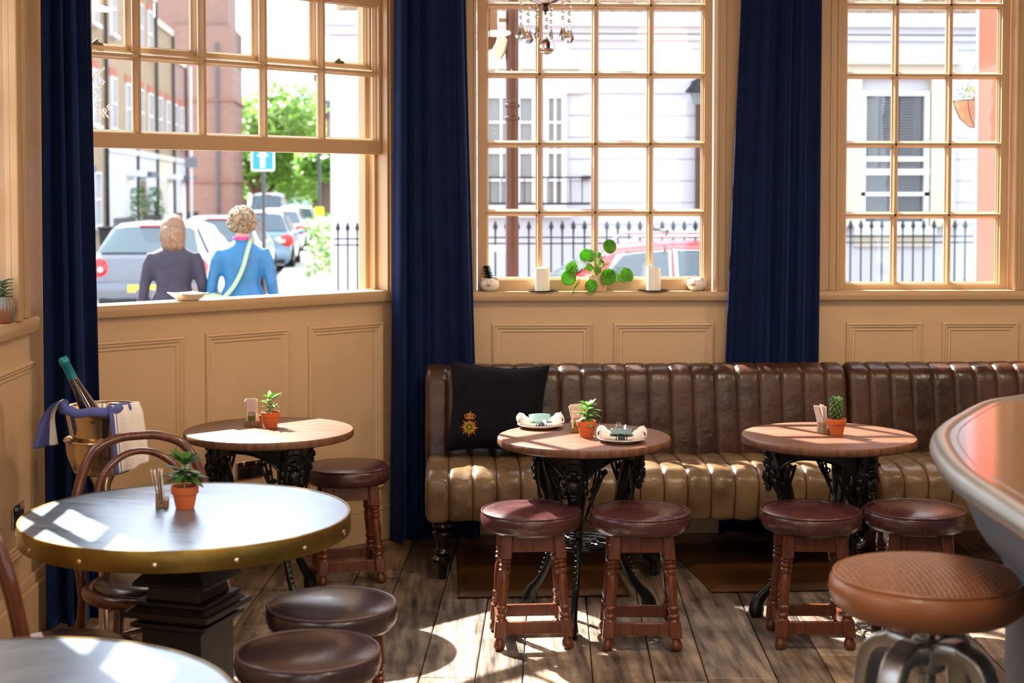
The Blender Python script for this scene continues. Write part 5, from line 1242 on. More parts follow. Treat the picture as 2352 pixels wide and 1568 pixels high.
# side street axis: direction and helper (t along, s to the right)
SD = (cw(885, 100) - cw(885, 0)).normalized(); SN = Vector((SD.y, -SD.x, 0))
k0 = cw(640, 24, GZ)                                   # a point on the right-hand kerb line
def st_(t, s, z=GZ): return k0 + SD * t + SN * s + Vector((0, 0, z - GZ))
def strip(name, pts, z0, z1, mat):
    mb = MB(); mb.prism([(p.x, p.y) for p in pts], z1 - z0, T(0, 0, z0)); return mark(mb.build(name, mat))
kr = st_(0, 0)
strip('pavement', [cw(640, 16.4), cw(612, 26), cw(622, 29.7), cw(668, 42), cw(692, 54), cw(715, 71), cw(760, 140), cw(860, 140), cw(840, 18.62), cw(2900, 18.62), cw(2900, 16.4)], GZ, GZ + 0.1, PAVE)
strip('pavement', [st_(5, -5.9), st_(120, -5.9), st_(120, -7.4), st_(5, -7.4)], GZ, GZ + 0.1, PAVE)
strip('pavement', [Vector((-6, 7.8, 0)), Vector((-6, 9.6, 0)), Vector((8, 9.6, 0)), Vector((8, 7.82, 0))], GZ - 0.05, GZ + 0.02, PAVE)

def sash_window(root, m, x, z, w, h, depth=0.06, bars=(1, 1), gl=WGL, fr=WHT, sill=True, name='window'):
    mb = MB(); mb.m = m; t = 0.06
    mb.bb(x - w / 2, x - w / 2 + t, -depth, 0.05, z, z + h); mb.bb(x + w / 2 - t, x + w / 2, -depth, 0.05, z, z + h); mb.bb(x - w / 2 + t, x + w / 2 - t, -depth * .98, 0.05, z + h - t, z + h - 0.002); mb.bb(x - w / 2 + t, x + w / 2 - t, -depth * .98, 0.05, z + 0.002, z + t); mb.bb(x - w / 2 + t, x + w / 2 - t, -depth * .8, 0.05, z + h / 2 - 0.03, z + h / 2 + 0.03)
    for k in range(bars[0]): xx = x - w / 2 + w * (k + 1) / (bars[0] + 1); mb.bb(xx - 0.015, xx + 0.015, -depth * .74, 0.03, z + 0.01, z + h - 0.01)
    for k in range(bars[1]): zz = z + h * (k + 1) / (bars[1] + 1); mb.bb(x - w / 2 + 0.01, x + w / 2 - 0.01, -depth * .7, 0.03, zz - 0.015, zz + 0.015)
    if sill: mb.bb(x - w / 2 - 0.08, x + w / 2 + 0.08, -0.16, 0.05, z - 0.1, z)
    f = mb.build(name, fr, root)
    mb = MB(); mb.m = m; mb.bb(x - w / 2 + 0.01, x + w / 2 - 0.01, -0.02, 0.02, z + 0.01, z + h - 0.01); mb.build('pane', gl, f)
    return f
def building(name, p, ax, L, H_, mat, label, cat, depth=8.0, roof=None, back=None):
    """facade from p along ax (unit), outward normal towards the street is right-hand of ax"""
    rz = math.atan2(ax.y, ax.x); root = empty(name, (p.x, p.y, GZ), rz, label, cat, None)
    mb = MB(); mb.bb(0, L, 0, depth, 0, H_); mb.build('walls', mat, root)
    return root
# ---- white stucco house straight across the street
dA = 18.6; pA = cw(770, dA)
axA = (cw(1176, dA) - cw(1100, dA)).normalized()
axA = Vector((1, 0, 0)); FY = pA.y
root = empty('stucco_house', (pA.x, FY, GZ), 0, 'white stucco terrace house across the street with a brick upper storey', 'building')
def fx(px, py=451): return atY(px, py, FY).x - pA.x
def fz(px, py): return atY(px, py, FY).z - GZ
LEN = 30
mb = MB(); zc = fz(1400, 40); mb.bb(0, LEN, 0, 9, 0, zc - 0.0)
for k in range(0, 9): pass
mb.build('stucco_wall', STUC, root)
mb = MB(); mb.bb(0.02, LEN, 0.05, 9, zc, 8.5); mb.build('brick_upper_wall', brick('upper_brown_brick', (150, 122, 96), (120, 92, 72), (176, 160, 136), 4.5), root)
mb = MB(); mb.bb(-0.12, LEN, -0.16, 0.02, zc - 0.12, zc + 0.05); mb.bb(-0.06, LEN, -0.08, 0.02, zc - 0.2, zc - 0.12); mb.bb(-0.05, LEN, -0.05, 0.02, fz(1400, 92), fz(1400, 80)); mb.build('cornice', STUC, root)
mb = MB(); mb.bb(-0.05, 0.45, -0.06, 0.3, 0, zc); mb.bb(-0.12, 0.55, -0.12, 0.3, fz(800, 80), fz(800, 35)); mb.build('corner_pilaster', STUC, root)
GRV = M('stucco_groove', (150, 152, 158), 0.9); mb = MB()
for y in (112, 165, 215, 265, 315, 365, 415, 465, 515):                      # incised courses
    for g0, g1 in ((0.46, fx(1106)), (fx(1306), fx(1912)), (fx(2196), LEN)): mb.bb(g0, g1, -0.004, 0.006, fz(1400, y) - 0.008, fz(1400, y) + 0.008)
mb.build('coursing', GRV, root)
mb = MB(); mb.bb(fx(1120), fx(1330), -0.14, 0.02, fz(1250, 160), fz(1250, 146)); mb.bb(fx(1110), fx(1340), -0.05, 0.02, fz(1250, 215), fz(1250, 208)); mb.build('window_hood', STUC2, root)
m0 = Matrix.Identity(4)
for x0, x1 in ((1110, 1232), (1248, 1300)):
    a, b = fx(x0), fx(x1); sash_window(root, m0, (a + b) / 2, fz(1250, 480), b - a, fz(1250, 215) - fz(1250, 480), 0.08, (2 if b - a > .5 else 1, 3), WGL2)
# right-hand bay with shutters
a, b = fx(1925), fx(2185)
mb = MB(); z0, z1 = fz(2050, 520), fz(2050, 180)
mb.bb(a, a + 0.26, -0.12, 0.02, z0, z1); mb.bb(b - 0.30, b, -0.12, 0.02, z0, z1); mb.bb(a, b, -0.12, 0.02, z1, z1 + 0.16); mb.bb(a + 0.2, b - 0.25, -0.06, 0.02, z0 - 0.25, z0); mb.bb(a - 0.1, b + 0.05, -0.2, 0.02, z1 + 0.16, z1 + 0.24); mb.build('bay_surround', STUC2, root)
a2, b2 = fx(1972), fx(2128)
f = sash_window(root, m0, (a2 + b2) / 2, fz(2050, 520), b2 - a2, fz(2050, 210) - fz(2050, 520), 0.1, (0, 0), WGL)
mb = MB()
for x0, x1 in ((1978, 2008), (2018, 2042), (2062, 2098)):
    a3, b3 = fx(x0), fx(x1); za, zb_ = fz(2050, 385), fz(2050, 218); n = 26
    for k in range(n): mb.box(((a3 + b3) / 2, -0.045, za + (zb_ - za) * (k + .5) / n), (b3 - a3, 0.045, 0.010), Rx(0.6))
mb.build('shutter', M('grey_shutter', (120, 122, 126), 0.6), root)
mb = MB(); mb.bb(a2, b2, -0.12, -0.02, fz(2050, 402), fz(2050, 388)); mb.bb(a2, b2, -0.1, -0.02, fz(2050, 450), fz(2050, 441)); mb.build('shutter_rail', WHT, root)
# door recess and dark down lamp near px 1585
mb = MB(); mb.bb(fx(1596), fx(1606), -0.12, 0.0, fz(1600, 480), fz(1600, 215)); mb.build('dark_downpipe', BRN, root)
# balcony rail
mb = MB(); zb1 = fz(1250, 408); 
mb.bb(fx(1120), fx(1350), -0.32, -0.31, zb1 - 0.01, zb1 + 0.01); mb.bb(fx(1120), fx(1350), -0.33, -0.30, fz(1250, 470), fz(1250, 465))
for k in range(9): x = fx(1124 + 26 * k); mb.bb(x - 0.006, x + 0.006, -0.32, -0.308, fz(1250, 470), zb1)
mb.bb(fx(1335), fx(1352), -0.33, 0, zb1 - 0.02, zb1 + 0.02)
bal = mb.build('balcony_rail', BLK, None); bal.location = root.location; bal.location = (pA.x, FY, GZ); tag(bal, 'thin black iron balcony rail under the white house window', 'railing')
# hanging lantern at the right of the middle window
lx = cw(1590, 15.5); ln = empty('wall_lantern', (lx.x, FY - 0.45, GZ), 0, 'dark lantern with a bracket on the white house wall', 'lantern')
x_ = fx(1590) + pA.x - lx.x
mb = MB(); mb.lathe([(0.0, fz(1590, 182)), (0.05, fz(1590, 190)), (0.16, fz(1590, 214)), (0.17, fz(1590, 218)), (0, fz(1590, 218))], 6, (x_, 0, 0)); mb.build('lantern_hood', BLK, ln)
mb = MB(); mb.lathe([(0.06, fz(1590, 245)), (0.11, fz(1590, 219))], 6, (x_, 0, 0)); mb.build('lantern_glass', WGL2, ln)
mb = MB(); mb.bb(x_ - 0.02, x_ + 0.02, 0, 0.45, fz(1590, 190) - 0.02, fz(1590, 190) + 0.02); mb.build('lantern_bracket', BLK, ln)
# ---- spearhead railings in front of it (one bar each is a part of its panel)
def railing(name, x0p, x1p, Y, ztop, label, pitch=0.13, mat=BLK):
    x0 = atY(x0p, 500, Y).x; x1 = atY(x1p, 500, Y).x; root = empty(name, (x0, Y, GZ + 0.22), 0, label, 'railing', 'street railings')
    H_ = ztop - GZ - 0.22; n = int((x1 - x0) / pitch)
    for k in range(n + 1):
        mb = MB(); x = k * pitch; mb.cyl((x, 0, 0), 0.010, 0, H_ - 0.13, 8); mb.lathe([(0.010, H_ - 0.14), (0.018, H_ - 0.135), (0.010, H_ - 0.125), (0.012, H_ - 0.11), (0.030, H_ - 0.085), (0.018, H_ - 0.045), (0, H_)], 8, (x, 0, 0)); mb.build('spear_bar', mat, root)
    for z in (H_ - 0.2, H_ - 0.27, 0.12):
        mb = MB(); mb.bb(-0.05, n * pitch + 0.05, -0.012, 0.012, z - 0.008, z + 0.008); mb.build('rail', mat, root)
    return root
yr = cw(1176, 17.2).y
railing('railing', 1112, 1615, yr, atY(1300, 505, yr).z, 'black spearhead railings behind the red car', 0.128)
railing('railing', 1930, 2262, yr, atY(2100, 503, yr).z, 'green-black spearhead railings seen through the right-hand window', 0.122, GRNB)
railing('railing', 776, 832, yr, atY(800, 508, yr).z, 'short run of black railings beside the white corner, through the open sash', 0.11)
mb = MB(); mb.bb(atY(774, 500, yr).x, atY(2300, 500, yr).x, yr - 0.08, yr + 0.08, GZ + 0.1, GZ + 0.22); tag(mb.build('kerb_plinth', STUC), 'low stone plinth carrying the black spearhead railings', 'plinth')
mb = MB(); p = atY(1148, 570, yr - 0.02); mb.box((p.x, yr - 0.03, p.z), (0.16, 0.012, 0.075)); tag(mb.build('railing_notice', WHT), 'small blank white plate fixed to the black railings', 'sign plate')

# ---- brown drainpipe with brackets just outside the pub, and its lamp
Yp = 8.5
p = atY(1176, 400, Yp); pr = empty('drainpipe', (p.x, Yp, GZ), 0, 'tall brown cast pipe standing outside the middle window', 'drainpipe')
mb = MB(); r_ = 15 * Yp / FPX * 0.98; mb.lathe([(r_, 0), (r_, 4.6)], 24); mb.build('pipe', BRN, pr)
mb = MB()
for y in (243, 272): z = atY(1176, y, Yp).z - GZ; mb.lathe([(r_, z - 0.012), (r_ + 0.007, z - 0.008), (r_ + 0.007, z + 0.008), (r_, z + 0.012)], 24)
mb.build('collar', BRN, pr)
lp = empty('wall_floodlight', (0, 0, 0), 0, 'brown bracketed lamp with a grey hood at the top left of the middle window', 'lamp')
def q(px, py): return atY(px, py, Yp)
mb = MB(); a = q(1120, 60); b = q(1150, 60); mb.bb(a.x - 0.06, b.x - 0.02, Yp - 0.05, Yp + 0.05, q(1130, 116).z, q(1130, 20).z); mb.build('bracket_box', BRN, lp, bevel=0.01)
mb = MB(); mb.tube([tuple(q(1140, 74)), tuple(q(1160, 84)), tuple(q(1176, 86))], 0.012, 10); mb.tube([tuple(q(1146, 46)), tuple(q(1176, 46))], 0.012, 10); mb.build('arm', BRN, lp)
mb = MB(); mb.m = T(q(1143, 106)) @ Ry(R(20)); mb.lathe([(0.0, -0.07), (0.045, -0.065), (0.055, -0.02), (0.05, 0.05), (0.02, 0.075), (0, 0.08)], 24); mb.build('lamp_hood', M('grey_hood', (190, 196, 200), 0.3, 0.4), lp)
# ---- coral red pillar with a hanging basket
Yr = 8.3; a = atY(2246, 320, Yr); b = atY(2288, 320, Yr)
rp = empty('red_pillar', ((a.x + b.x) / 2, Yr, GZ), 0, 'coral red painted pillar outside the right-hand window', 'pillar')
mb = MB(); mb.bb(-(b.x - a.x) / 2, (b.x - a.x) / 2, 0, 0.05, 0, 5); mb.build('shaft', REDP, rp); mb = MB(); mb.bb(-(b.x - a.x) / 2 - 0.012, (b.x - a.x) / 2 + 0.012, -0.01, 0.06, 0, 0.3); mb.build('base', REDP, rp)
hb = atY(2250, 240, Yr + 0.21); hbk = empty('hanging_basket', tuple(hb), 0, 'coir hanging basket of pale flowers on the red pillar', 'hanging basket')
rb = 0.145; mb = MB(); mb.lathe([(0.0, -0.135), (0.06, -0.125), (0.11, -0.08), (0.138, -0.02), (rb, 0.02), (rb - 0.01, 0.02), (0, 0.0)], 32); mb.build('coir_liner', M('coir', (196, 124, 52), 0.9, col2=(150, 88, 34), vs_=40, bump=0.6, bs=120), hbk)
mb = MB(); mb.tube([(rb * math.cos(t), rb * math.sin(t), 0.02) for t in [i * PI / 16 for i in range(32)]], 0.004, 6, closed=True)
for k in range(8): t = k * PI / 4; mb.tube([(r * 1.03 * math.cos(t), r * 1.03 * math.sin(t), z) for r, z in ((rb, .02), (.138, -.02), (.11, -.08), (.06, -.125), (0, -.137))], 0.003, 6)
mb.tube([(0.1, 0, 0.02), (0.0, 0, 0.3), (-0.1, 0.0, 0.02)], 0.003, 6); mb.tube([(0, 0, 0.3), (0, -0.08, 0.34), (0, -0.165, 0.3)], 0.006, 8); mb.tube([(0, -0.16, 0), (0, -0.165, 0.3)], 0.006, 8); mb.build('wire_frame', BLK, hbk)
mb = MB(); mf = MB(); rnd = random.Random(5)
for k in range(160):
    a = rnd.uniform(0, 6.28); r = rnd.uniform(0, 0.13); z = 0.03 + rnd.uniform(0, 0.07) - (r > .11) * .05; leafblade(mb, (r * math.cos(a), r * math.sin(a), z), (math.cos(a), math.sin(a), rnd.uniform(-.3, 1)), (0, 0, 1), 0.03, 0.016, 0.3)
for k in range(60):
    a = rnd.uniform(0, 6.28); r = rnd.uniform(0, 0.14); z = 0.04 + rnd.uniform(0, 0.09) - (r > .11) * .06; mf.sph((r * math.cos(a), r * math.sin(a), z), 0.010, 5, (1, 1, .5))
o = mb.build('foliage', LEAF, hbk); o['kind'] = 'stuff'; o = mf.build('flowers', M('lilac_petal', (214, 180, 206), 0.7), hbk); o['kind'] = 'stuff'

# ---- parked cars
CARG = M('car_glass', (74, 90, 98), 0.06, spec=0.9, metal=0.15); TYRE = M('tyre', (22, 22, 24), 0.8); HUB = M('wheel_alloy', (176, 178, 182), 0.3, 0.8)
TAIL = M('tail_lamp_red', (214, 32, 34), 0.2, coat=0.6); TRIMB = M('black_trim', (26, 26, 28), 0.5); YPL = M('yellow_number_plate', (240, 200, 70), 0.5); CLRL = M('clear_lamp', (236, 236, 236), 0.15)
def car(loc, heading, label, paint, L=4.2, Wd=1.76, Ht=1.46, estate=False, name='car', bonnet=0.27, trim=None, rack=False, group='parked cars'):
    root = empty(name, loc, heading, label, 'car', group)
    h = Wd / 2; X0 = -L / 2; X1 = L / 2
    rr = 0.10 if estate else 0.13                     # rear slope length as a share of the length
    xs_roof0 = X0 + L * rr; xs_ws1 = X1 - L * (bonnet - 0.0); xs_ws0 = xs_ws1 - L * 0.155
    belt = 0.90 if Ht < 1.6 else 1.0
    # top line (z of the centre line) and half widths by x
    top = [(X0, 0.62), (X0 + 0.03, belt + 0.02), (X0 + L * 0.02, belt + 0.06), (xs_roof0, Ht - 0.07), (xs_roof0 + L * .06, Ht - 0.015), (X0 + L * 0.42, Ht), (xs_ws0, Ht - 0.05), (xs_ws1, belt + 0.06), (X1 - L * .1, belt - 0.06), (X1 - 0.06, 0.72), (X1, 0.5)]
    wid = [(X0, h * 0.84), (X0 + 0.12, h * 0.95), (X0 + L * .2, h), (X1 - L * .2, h), (X1 - 0.25, h * 0.92), (X1, h * 0.72)]
    def bel(x): return min(belt + 0.02, lerp_(top, x))
    def lerp_(k, x):
        for i in range(len(k) - 1):
            if x <= k[i + 1][0]: t = (x - k[i][0]) / (k[i + 1][0] - k[i][0]); t = max(0, t); return k[i][1] * (1 - t) + k[i + 1][1] * t
        return k[-1][1]
    def sec(x, v):
        """v 0..1 from sill to centre of roof; left side (+y)"""
        w = lerp_(wid, x); zt_ = lerp_(top, x); zb_ = bel(x); gh = max(0.0, zt_ - zb_); tb = min(0.24, gh * 0.40)
        K = [(0, w * 0.88, 0.20), (0.12, w * 0.97, 0.30), (0.3, w * 1.0, 0.55), (0.45, w * 0.985, min(zb_ - 0.02, 0.80)), (0.52, w * 0.95, zb_), (0.76, w * 0.95 - tb, zb_ + gh * 0.86), (0.82, w * 0.90 - tb - 0.03, zb_ + gh * 0.96), (0.9, w * 0.5 - tb * .4, zb_ + gh * 0.995), (1.0, 0.0, zt_)]
        for i in range(len(K) - 1):
            if v <= K[i + 1][0] + 1e-9:
                t = (v - K[i][0]) / (K[i + 1][0] - K[i][0]); return (x, K[i][1] * (1 - t) + K[i + 1][1] * t, K[i][2] * (1 - t) + K[i + 1][2] * t)
        return (x, 0, zt_)
    vsamp = [0, .06, .12, .21, .3, .38, .45, .485, .52, .58, .64, .70, .76, .79, .82, .86, .9, .95, 1.0]
    xs = sorted(set([round(X0 + L * i / 60, 4) for i in range(61)] + [round(k[0], 4) for k in top]))
    mb = MB(); rs = []
    for x in xs:
        a = [sec(x, v) for v in vsamp]; rs.append(a + [(p[0], -p[1], p[2]) for p in reversed(a[:-1])])
    n = len(rs[0]); vs_ = [p for r in rs for p in r]; fs_ = []
    for i in range(len(rs) - 1):
        for j in range(n - 1): fs_.append((i * n + j, (i + 1) * n + j, (i + 1) * n + j + 1, i * n + j + 1))
    fs_.append(tuple(range(n))); fs_.append(tuple((len(rs) - 1) * n + j for j in reversed(range(n))))
    fs_.append(tuple([0] + [(i) * n for i in range(1, len(rs))] + [(i) * n + n - 1 for i in reversed(range(len(rs)))]))
    mb.add(vs_, fs_); body = mb.build('body', paint, root, smooth=40)
    def patch(nm, x0, x1, v0, v1, mat, off=0.012, side=1, parent=None, skew0=0.0, skew1=0.0, grow=0.0):
        mb = MB()
        def fn(u, v):
            vv = v0 + (v1 - v0) * v; x = (x0 + skew0 * v) * (1 - u) + (x1 + skew1 * v) * u; p = Vector(sec(x, vv)); q = Vector(sec(x, min(1, vv + 0.01))) - Vector(sec(x, max(0, vv - 0.01)))
            q2 = Vector(sec(x + 0.02, vv)) - Vector(sec(x - 0.02, vv)); nn = q2.cross(q)
            if nn.length > 1e-9: nn.normalize()
            if nn.y < -0.1 and side > 0 and vv < 0.99 and p.y > 0.05: nn = -nn
            if nn.z < -0.2: nn = -nn
            p = p + nn * off; return (p.x, p.y * side, p.z)
        mb.grid(fn, 14, 10); return mb.build(nm, mat, parent or root, smooth=180, solid=0.006)
    # rear screen and windscreen, whole width
    def screen(nm, x0, x1, mat):
        mb = MB()
        def fn(u, v):
            s = (v * 2 - 1); x = x0 + (x1 - x0) * u; e = abs(s); vv = 1 - 0.235 * e
            p = Vector(sec(x, max(vv, 0.775))); y = math.copysign(p.y, s); d = -0.014 if x < 0 else 0.014
            return (p.x + d, y, p.z + 0.014)
        mb.grid(fn, 10, 21); return mb.build(nm, mat, root, smooth=180)
    screen('rear_window', X0 + L * 0.027, xs_roof0 - 0.02, CARG)
    screen('windscreen', xs_ws0 + 0.04, xs_ws1 - 0.05, CARG)
    xm = X0 + L * 0.42
    for s in (1, -1):
        segs = [(xs_roof0 + L * (.01 if estate else 0.03), xm - 0.05 - L * .16 if estate else xm - 0.32)] + ([(xm - L * .16 + 0.0, xm - 0.04)] if estate else [(xm - 0.28, xm - 0.04)]) + [(xm + 0.04, xs_ws0 + L * 0.05)]
        for k, (a, b) in enumerate(segs):
            if b - a < 0.15: continue
            fw = patch('side_window', a, b, 0.545, 0.755, CARG, 0.012, s, skew1=(-L * 0.075 if k == 2 else 0), skew0=(0.05 if k == 0 else 0))
            if trim: patch('window_trim', a - 0.03, b + 0.03, 0.53, 0.775, trim, 0.005, s, fw, skew1=(-L * 0.075 if k == 2 else 0), skew0=(0.05 if k == 0 else 0))
        # tail lamp wrapping the corner
        mb = MB(); mb.sph((X0 + 0.08, s * h * 0.83, 0.77), 0.19, 12, (0.72, 1.0, 0.88)); tl = mb.build('tail_lamp', TAIL, root, smooth=180)
        mb = MB(); mb.sph((X0 - 0.055, s * h * 0.76, 0.75), 0.04, 10, (0.35, 1, 1)); mb.build('lamp_reflector', CLRL, tl, smooth=180)
        mb = MB(); mb.sph((X1 - 0.12, s * h * 0.72, 0.64), 0.14, 12, (0.9, 1.0, 0.7)); mb.build('headlamp', CLRL, root, smooth=180)
        mb = MB(); mb.sph((xs_ws1 - 0.15, s * (h + 0.09), belt + 0.02), 0.1, 10, (0.6, 1, 0.7)); mb.build('door_mirror', paint, root, smooth=180)
        for x in (X0 + L * 0.19, X1 - L * 0.20):
            wm = T(x, s * (h - 0.10), 0.315) @ Rx(PI / 2)
            mb = MB(); mb.m = wm; mb.lathe([(0.20, -0.11), (0.29, -0.115), (0.315, -0.09), (0.315, 0.09), (0.29, 0.115), (0.20, 0.11), (0.20, -0.11)], 32); w_ = mb.build('wheel', TYRE, root, smooth=40)
            mb = MB(); mb.m = wm; mb.lathe([(0, -0.1), (0.06, -0.1), (0.2, -0.085), (0.2, 0.085), (0.06, 0.1), (0, 0.1)], 24); mb.build('hubcap', HUB, w_)
            mb = MB(); mb.m = T(x, s * (h * 0.965), 0.315) @ Rx(PI / 2); mb.tube([(0.36 * math.cos(a), 0.36 * math.sin(a), 0) for a in [PI * i / 20 for i in range(21)]], 0.035, 8, up=(0, 0, 1)); mb.build('wheel_arch', TRIMB, root)
    mb = MB(); mb.grid(lambda u, v: (X0 - 0.05 + 0.10 * abs(2 * u - 1) ** 3 + 0.015 * math.sin(v * PI) * -1, (u * 2 - 1) * h * 0.93, 0.30 + 0.26 * v), 24, 8); mb.build('rear_bumper', paint, root, smooth=180, solid=0.04)
    mb = MB(); mb.bb(X0 - 0.06, X0 + 0.1, -h * .8, h * .8, 0.20, 0.31); mb.build('bumper_valance', TRIMB, root, bevel=0.02)
    mb = MB(); mb.box((X0 - 0.078, 0, 0.47), (0.012, 0.52, 0.11)); mb.build('number_plate', YPL, root)
    mb = MB(); mb.box((X0 + L * rr * 0.93, 0, Ht - 0.065), (0.05, 0.4, 0.025)); mb.build('brake_light', TAIL, root)
    mb = MB(); mb.sph((X0 - 0.005, 0, 0.80), 0.055, 10, (0.3, 1, 1)); mb.build('tailgate_badge', CHROME, root)
    mb = MB(); mb.tube([(X0 + L * .17, 0, Ht - 0.02), (X0 + L * .15, 0, Ht + 0.16)], 0.006, 6); mb.build('aerial', TRIMB, root)
    if rack:
        for s in (1, -1):
            mb = MB(); mb.tube([(xs_roof0 + 0.1, s * 0.56, Ht - 0.02), (xs_roof0 + 0.2, s * 0.56, Ht + 0.06), (xs_ws0 - 0.25, s * 0.56, Ht + 0.06), (xs_ws0 - 0.12, s * 0.56, Ht - 0.02)], 0.014, 8); mb.build('roof_rail', CHROME, root)
        mb = MB(); mb.tube([(xs_ws0 - 0.5, -0.66, Ht + 0.10), (xs_ws0 - 0.5, 0.66, Ht + 0.10)], 0.016, 8); mb.build('roof_bar', TRIMB, root)
    return root
hd = math.atan2(SD.y, SD.x)
def carat(pxr, d, Wd, L, back=0): p = cw(pxr, d, GZ); return p
SG = M('silver_grey_car_paint', (104, 108, 116), 0.25, 0.5, coat=0.8); WP = M('white_car_paint', (205, 205, 203), 0.25, coat=0.8); BP = M('pale_blue_car_paint', (112, 142, 168), 0.25, 0.3, coat=0.8); DP = M('dark_grey_car_paint', (96, 104, 114), 0.25, 0.5, coat=0.8); RP = M('red_car_paint', (214, 52, 56), 0.25, coat=0.8)
def parked(px, d, L, **k):
    """rear bumper centre in column px at distance d, pointing up the street"""
    p = cw(px, d, GZ); p = p + SD * (L / 2); return car(tuple(p), k.pop('hd', hd), L=L, **k)
parked(352, 22.4, 4.2, label='silver grey hatchback parked nearest in the side street', paint=SG, hd=hd - R(3))
parked(492, 28.2, 4.3, label='silver car with a dark rear window behind the grey hatchback', paint=M('silver_paint', (160, 164, 170), 0.25, 0.4, coat=0.8), Ht=1.48)
parked(590, 36.5, 3.9, label='pale blue hatchback parked by the kerb behind the women', paint=BP, Wd=1.7, Ht=1.5)
parked(636, 47.5, 4.2, label='white car with red tail lamps beyond the pale blue one', paint=WP)
parked(676, 60, 4.3, label='farther white car near the end of the row', paint=WP)
parked(612, 66, 5.0, label='silver van parked across the far end of the street', paint=M('van_silver', (200, 204, 208), 0.3, 0.3), Wd=1.95, Ht=2.0, estate=True, name='van')
# red estate in front of the railings, pointing left
p = cw(1430, 14.0, GZ)
car((p.x + 0.05, p.y, GZ + 0.0), PI, 'red estate car with chrome window trim seen through the middle window', RP, L=4.1, Wd=1.7, Ht=1.43, estate=True, trim=CHROME, rack=True, group=None, bonnet=0.29)

# ---- left-hand terrace down the side street
def terrace(i, t0, t1, H_, wall, gf, label, wins, doors):
    p = st_(t0, -7.3); L = t1 - t0; ax = SD                        # local x runs up the street, local -y faces it
    rz = math.atan2(ax.y, ax.x)
    root = empty('terraced_house', (p.x, p.y, GZ), rz + 0, label, 'building', 'brick terrace down the side street')
    sg = 1
    # local +y must point away from the street
    mb = MB(); mb.bb(0, L, 0, sg * 7, 0.0, H_); w = mb.build('walls', wall, root)
    if gf: mb = MB(); mb.bb(-0.02, L + 0.02, -0.06, 0.1, 0, 3.3); mb.bb(-0.02, L + 0.02, -0.14, 0.1, 3.3, 3.5); mb.build('ground_floor_render', gf, root)
    mb = MB(); mb.bb(-0.02, L + 0.02, -0.1, 0.3, H_, H_ + 0.25); mb.build('parapet', STUC2, root)
    mb = MB(); mb.bb(L * .3, L * .3 + 1.2, 2.5, 3.6, H_, H_ + 1.7); mb.build('chimney', YELB, root)
    for fl_ in range(1, 4):
        z = 0.9 + fl_ * 3.15
        if z + 1.7 > H_: break
        for k in range(wins):
            x = L * (k + 0.5) / wins
            f = sash_window(root, Matrix.Identity(4), x, z, 1.05, 1.75, 0.06, (1, 1), WGL)
            mb = MB(); mb.bb(x - 0.68, x + 0.68, -0.03, 0.05, z + 1.75, z + 2.05); mb.build('brick_arch', REDD, f)
    for k in range(wins):
        x = L * (k + 0.5) / wins
        if k in doors:
            mb = MB(); mb.bb(x - 0.5, x + 0.5, -0.1, 0.05, 0.1, 2.4); d_ = mb.build('front_door', M('door_%d' % i, random.choice(((40, 50, 60), (230, 230, 228), (120, 96, 70))), 0.4), root); mb = MB(); mb.bb(x - 0.8, x + 0.8, -0.5, 0.02, 2.55, 2.75); mb.build('door_canopy', SLT if i % 2 == 0 else WHT, root)
        else: sash_window(root, Matrix.Identity(4), x, 0.9, 1.1, 1.7, 0.1, (1, 1), WGL2)
    mb = MB(); mb.cyl((L - 0.1, -0.1, 0), 0.06, 0, H_, 10); mb.build('drainpipe', BLK, root)
    return root
terrace(0, 15.5, 25.2, 13.5, YELB, None, 'tall stock-brick terraced house nearest on the left of the side street', 3, (1,))
terrace(1, 25.25, 31.2, 12.6, YELB, STUC, 'stock-brick terraced house with a white ground floor and small door hood', 2, (1,))
terrace(2, 31.25, 35.9, 9.4, YELB, STUC, 'brick terraced house of middle height with the clipped bushes before it', 2, (0,))
terrace(3, 35.95, 40.6, 8.6, YELB, STUC2, 'lower terraced house with cream ground floor before the red tower', 2, (1,))
terrace(4, 40.65, 44.6, 7.6, REDB, STUC, 'red and white terraced house next to the red brick tower', 2, (1,))
pass
# red brick tower
pt = cw(404, 74, GZ); tw = empty('brick_tower', (pt.x, pt.y, GZ), math.atan2(SD.y, SD.x) - PI / 2, 'tall red brick tower with stepped shoulders at the end of the terrace', 'building')
sc_ = 74 / FPX
W_ = 132 * sc_
mb = MB(); mb.bb(0, W_, 0, 5, 0, zat(60, 74) - GZ); mb.build('lower_shaft', REDB, tw)
mb = MB(); mb.bb(-44 * sc_, W_ - 0.25, 0.3, 4.6, zat(40, 74) - GZ - 6, zat(-190, 74) - GZ); mb.bb(-10 * sc_, W_, 0.1, 5, zat(150, 74) - GZ, zat(60, 74) - GZ); mb.build('upper_shaft', REDB, tw)
mb = MB(); mb.bb(-0.2, W_ + 0.12, -0.12, 5.1, zat(232, 74) - GZ, zat(228, 74) - GZ); mb.bb(-0.2, W_ + 0.12, -0.12, 5.1, zat(418, 74) - GZ, zat(414, 74) - GZ); mb.build('string_course', M('tower_band', (150, 112, 100), 0.8), tw)
mb = MB(); mb.cyl((W_ - 0.75, -0.1, 0), 0.07, 0, zat(100, 74) - GZ, 8); mb.build('downpipe', SLT, tw)
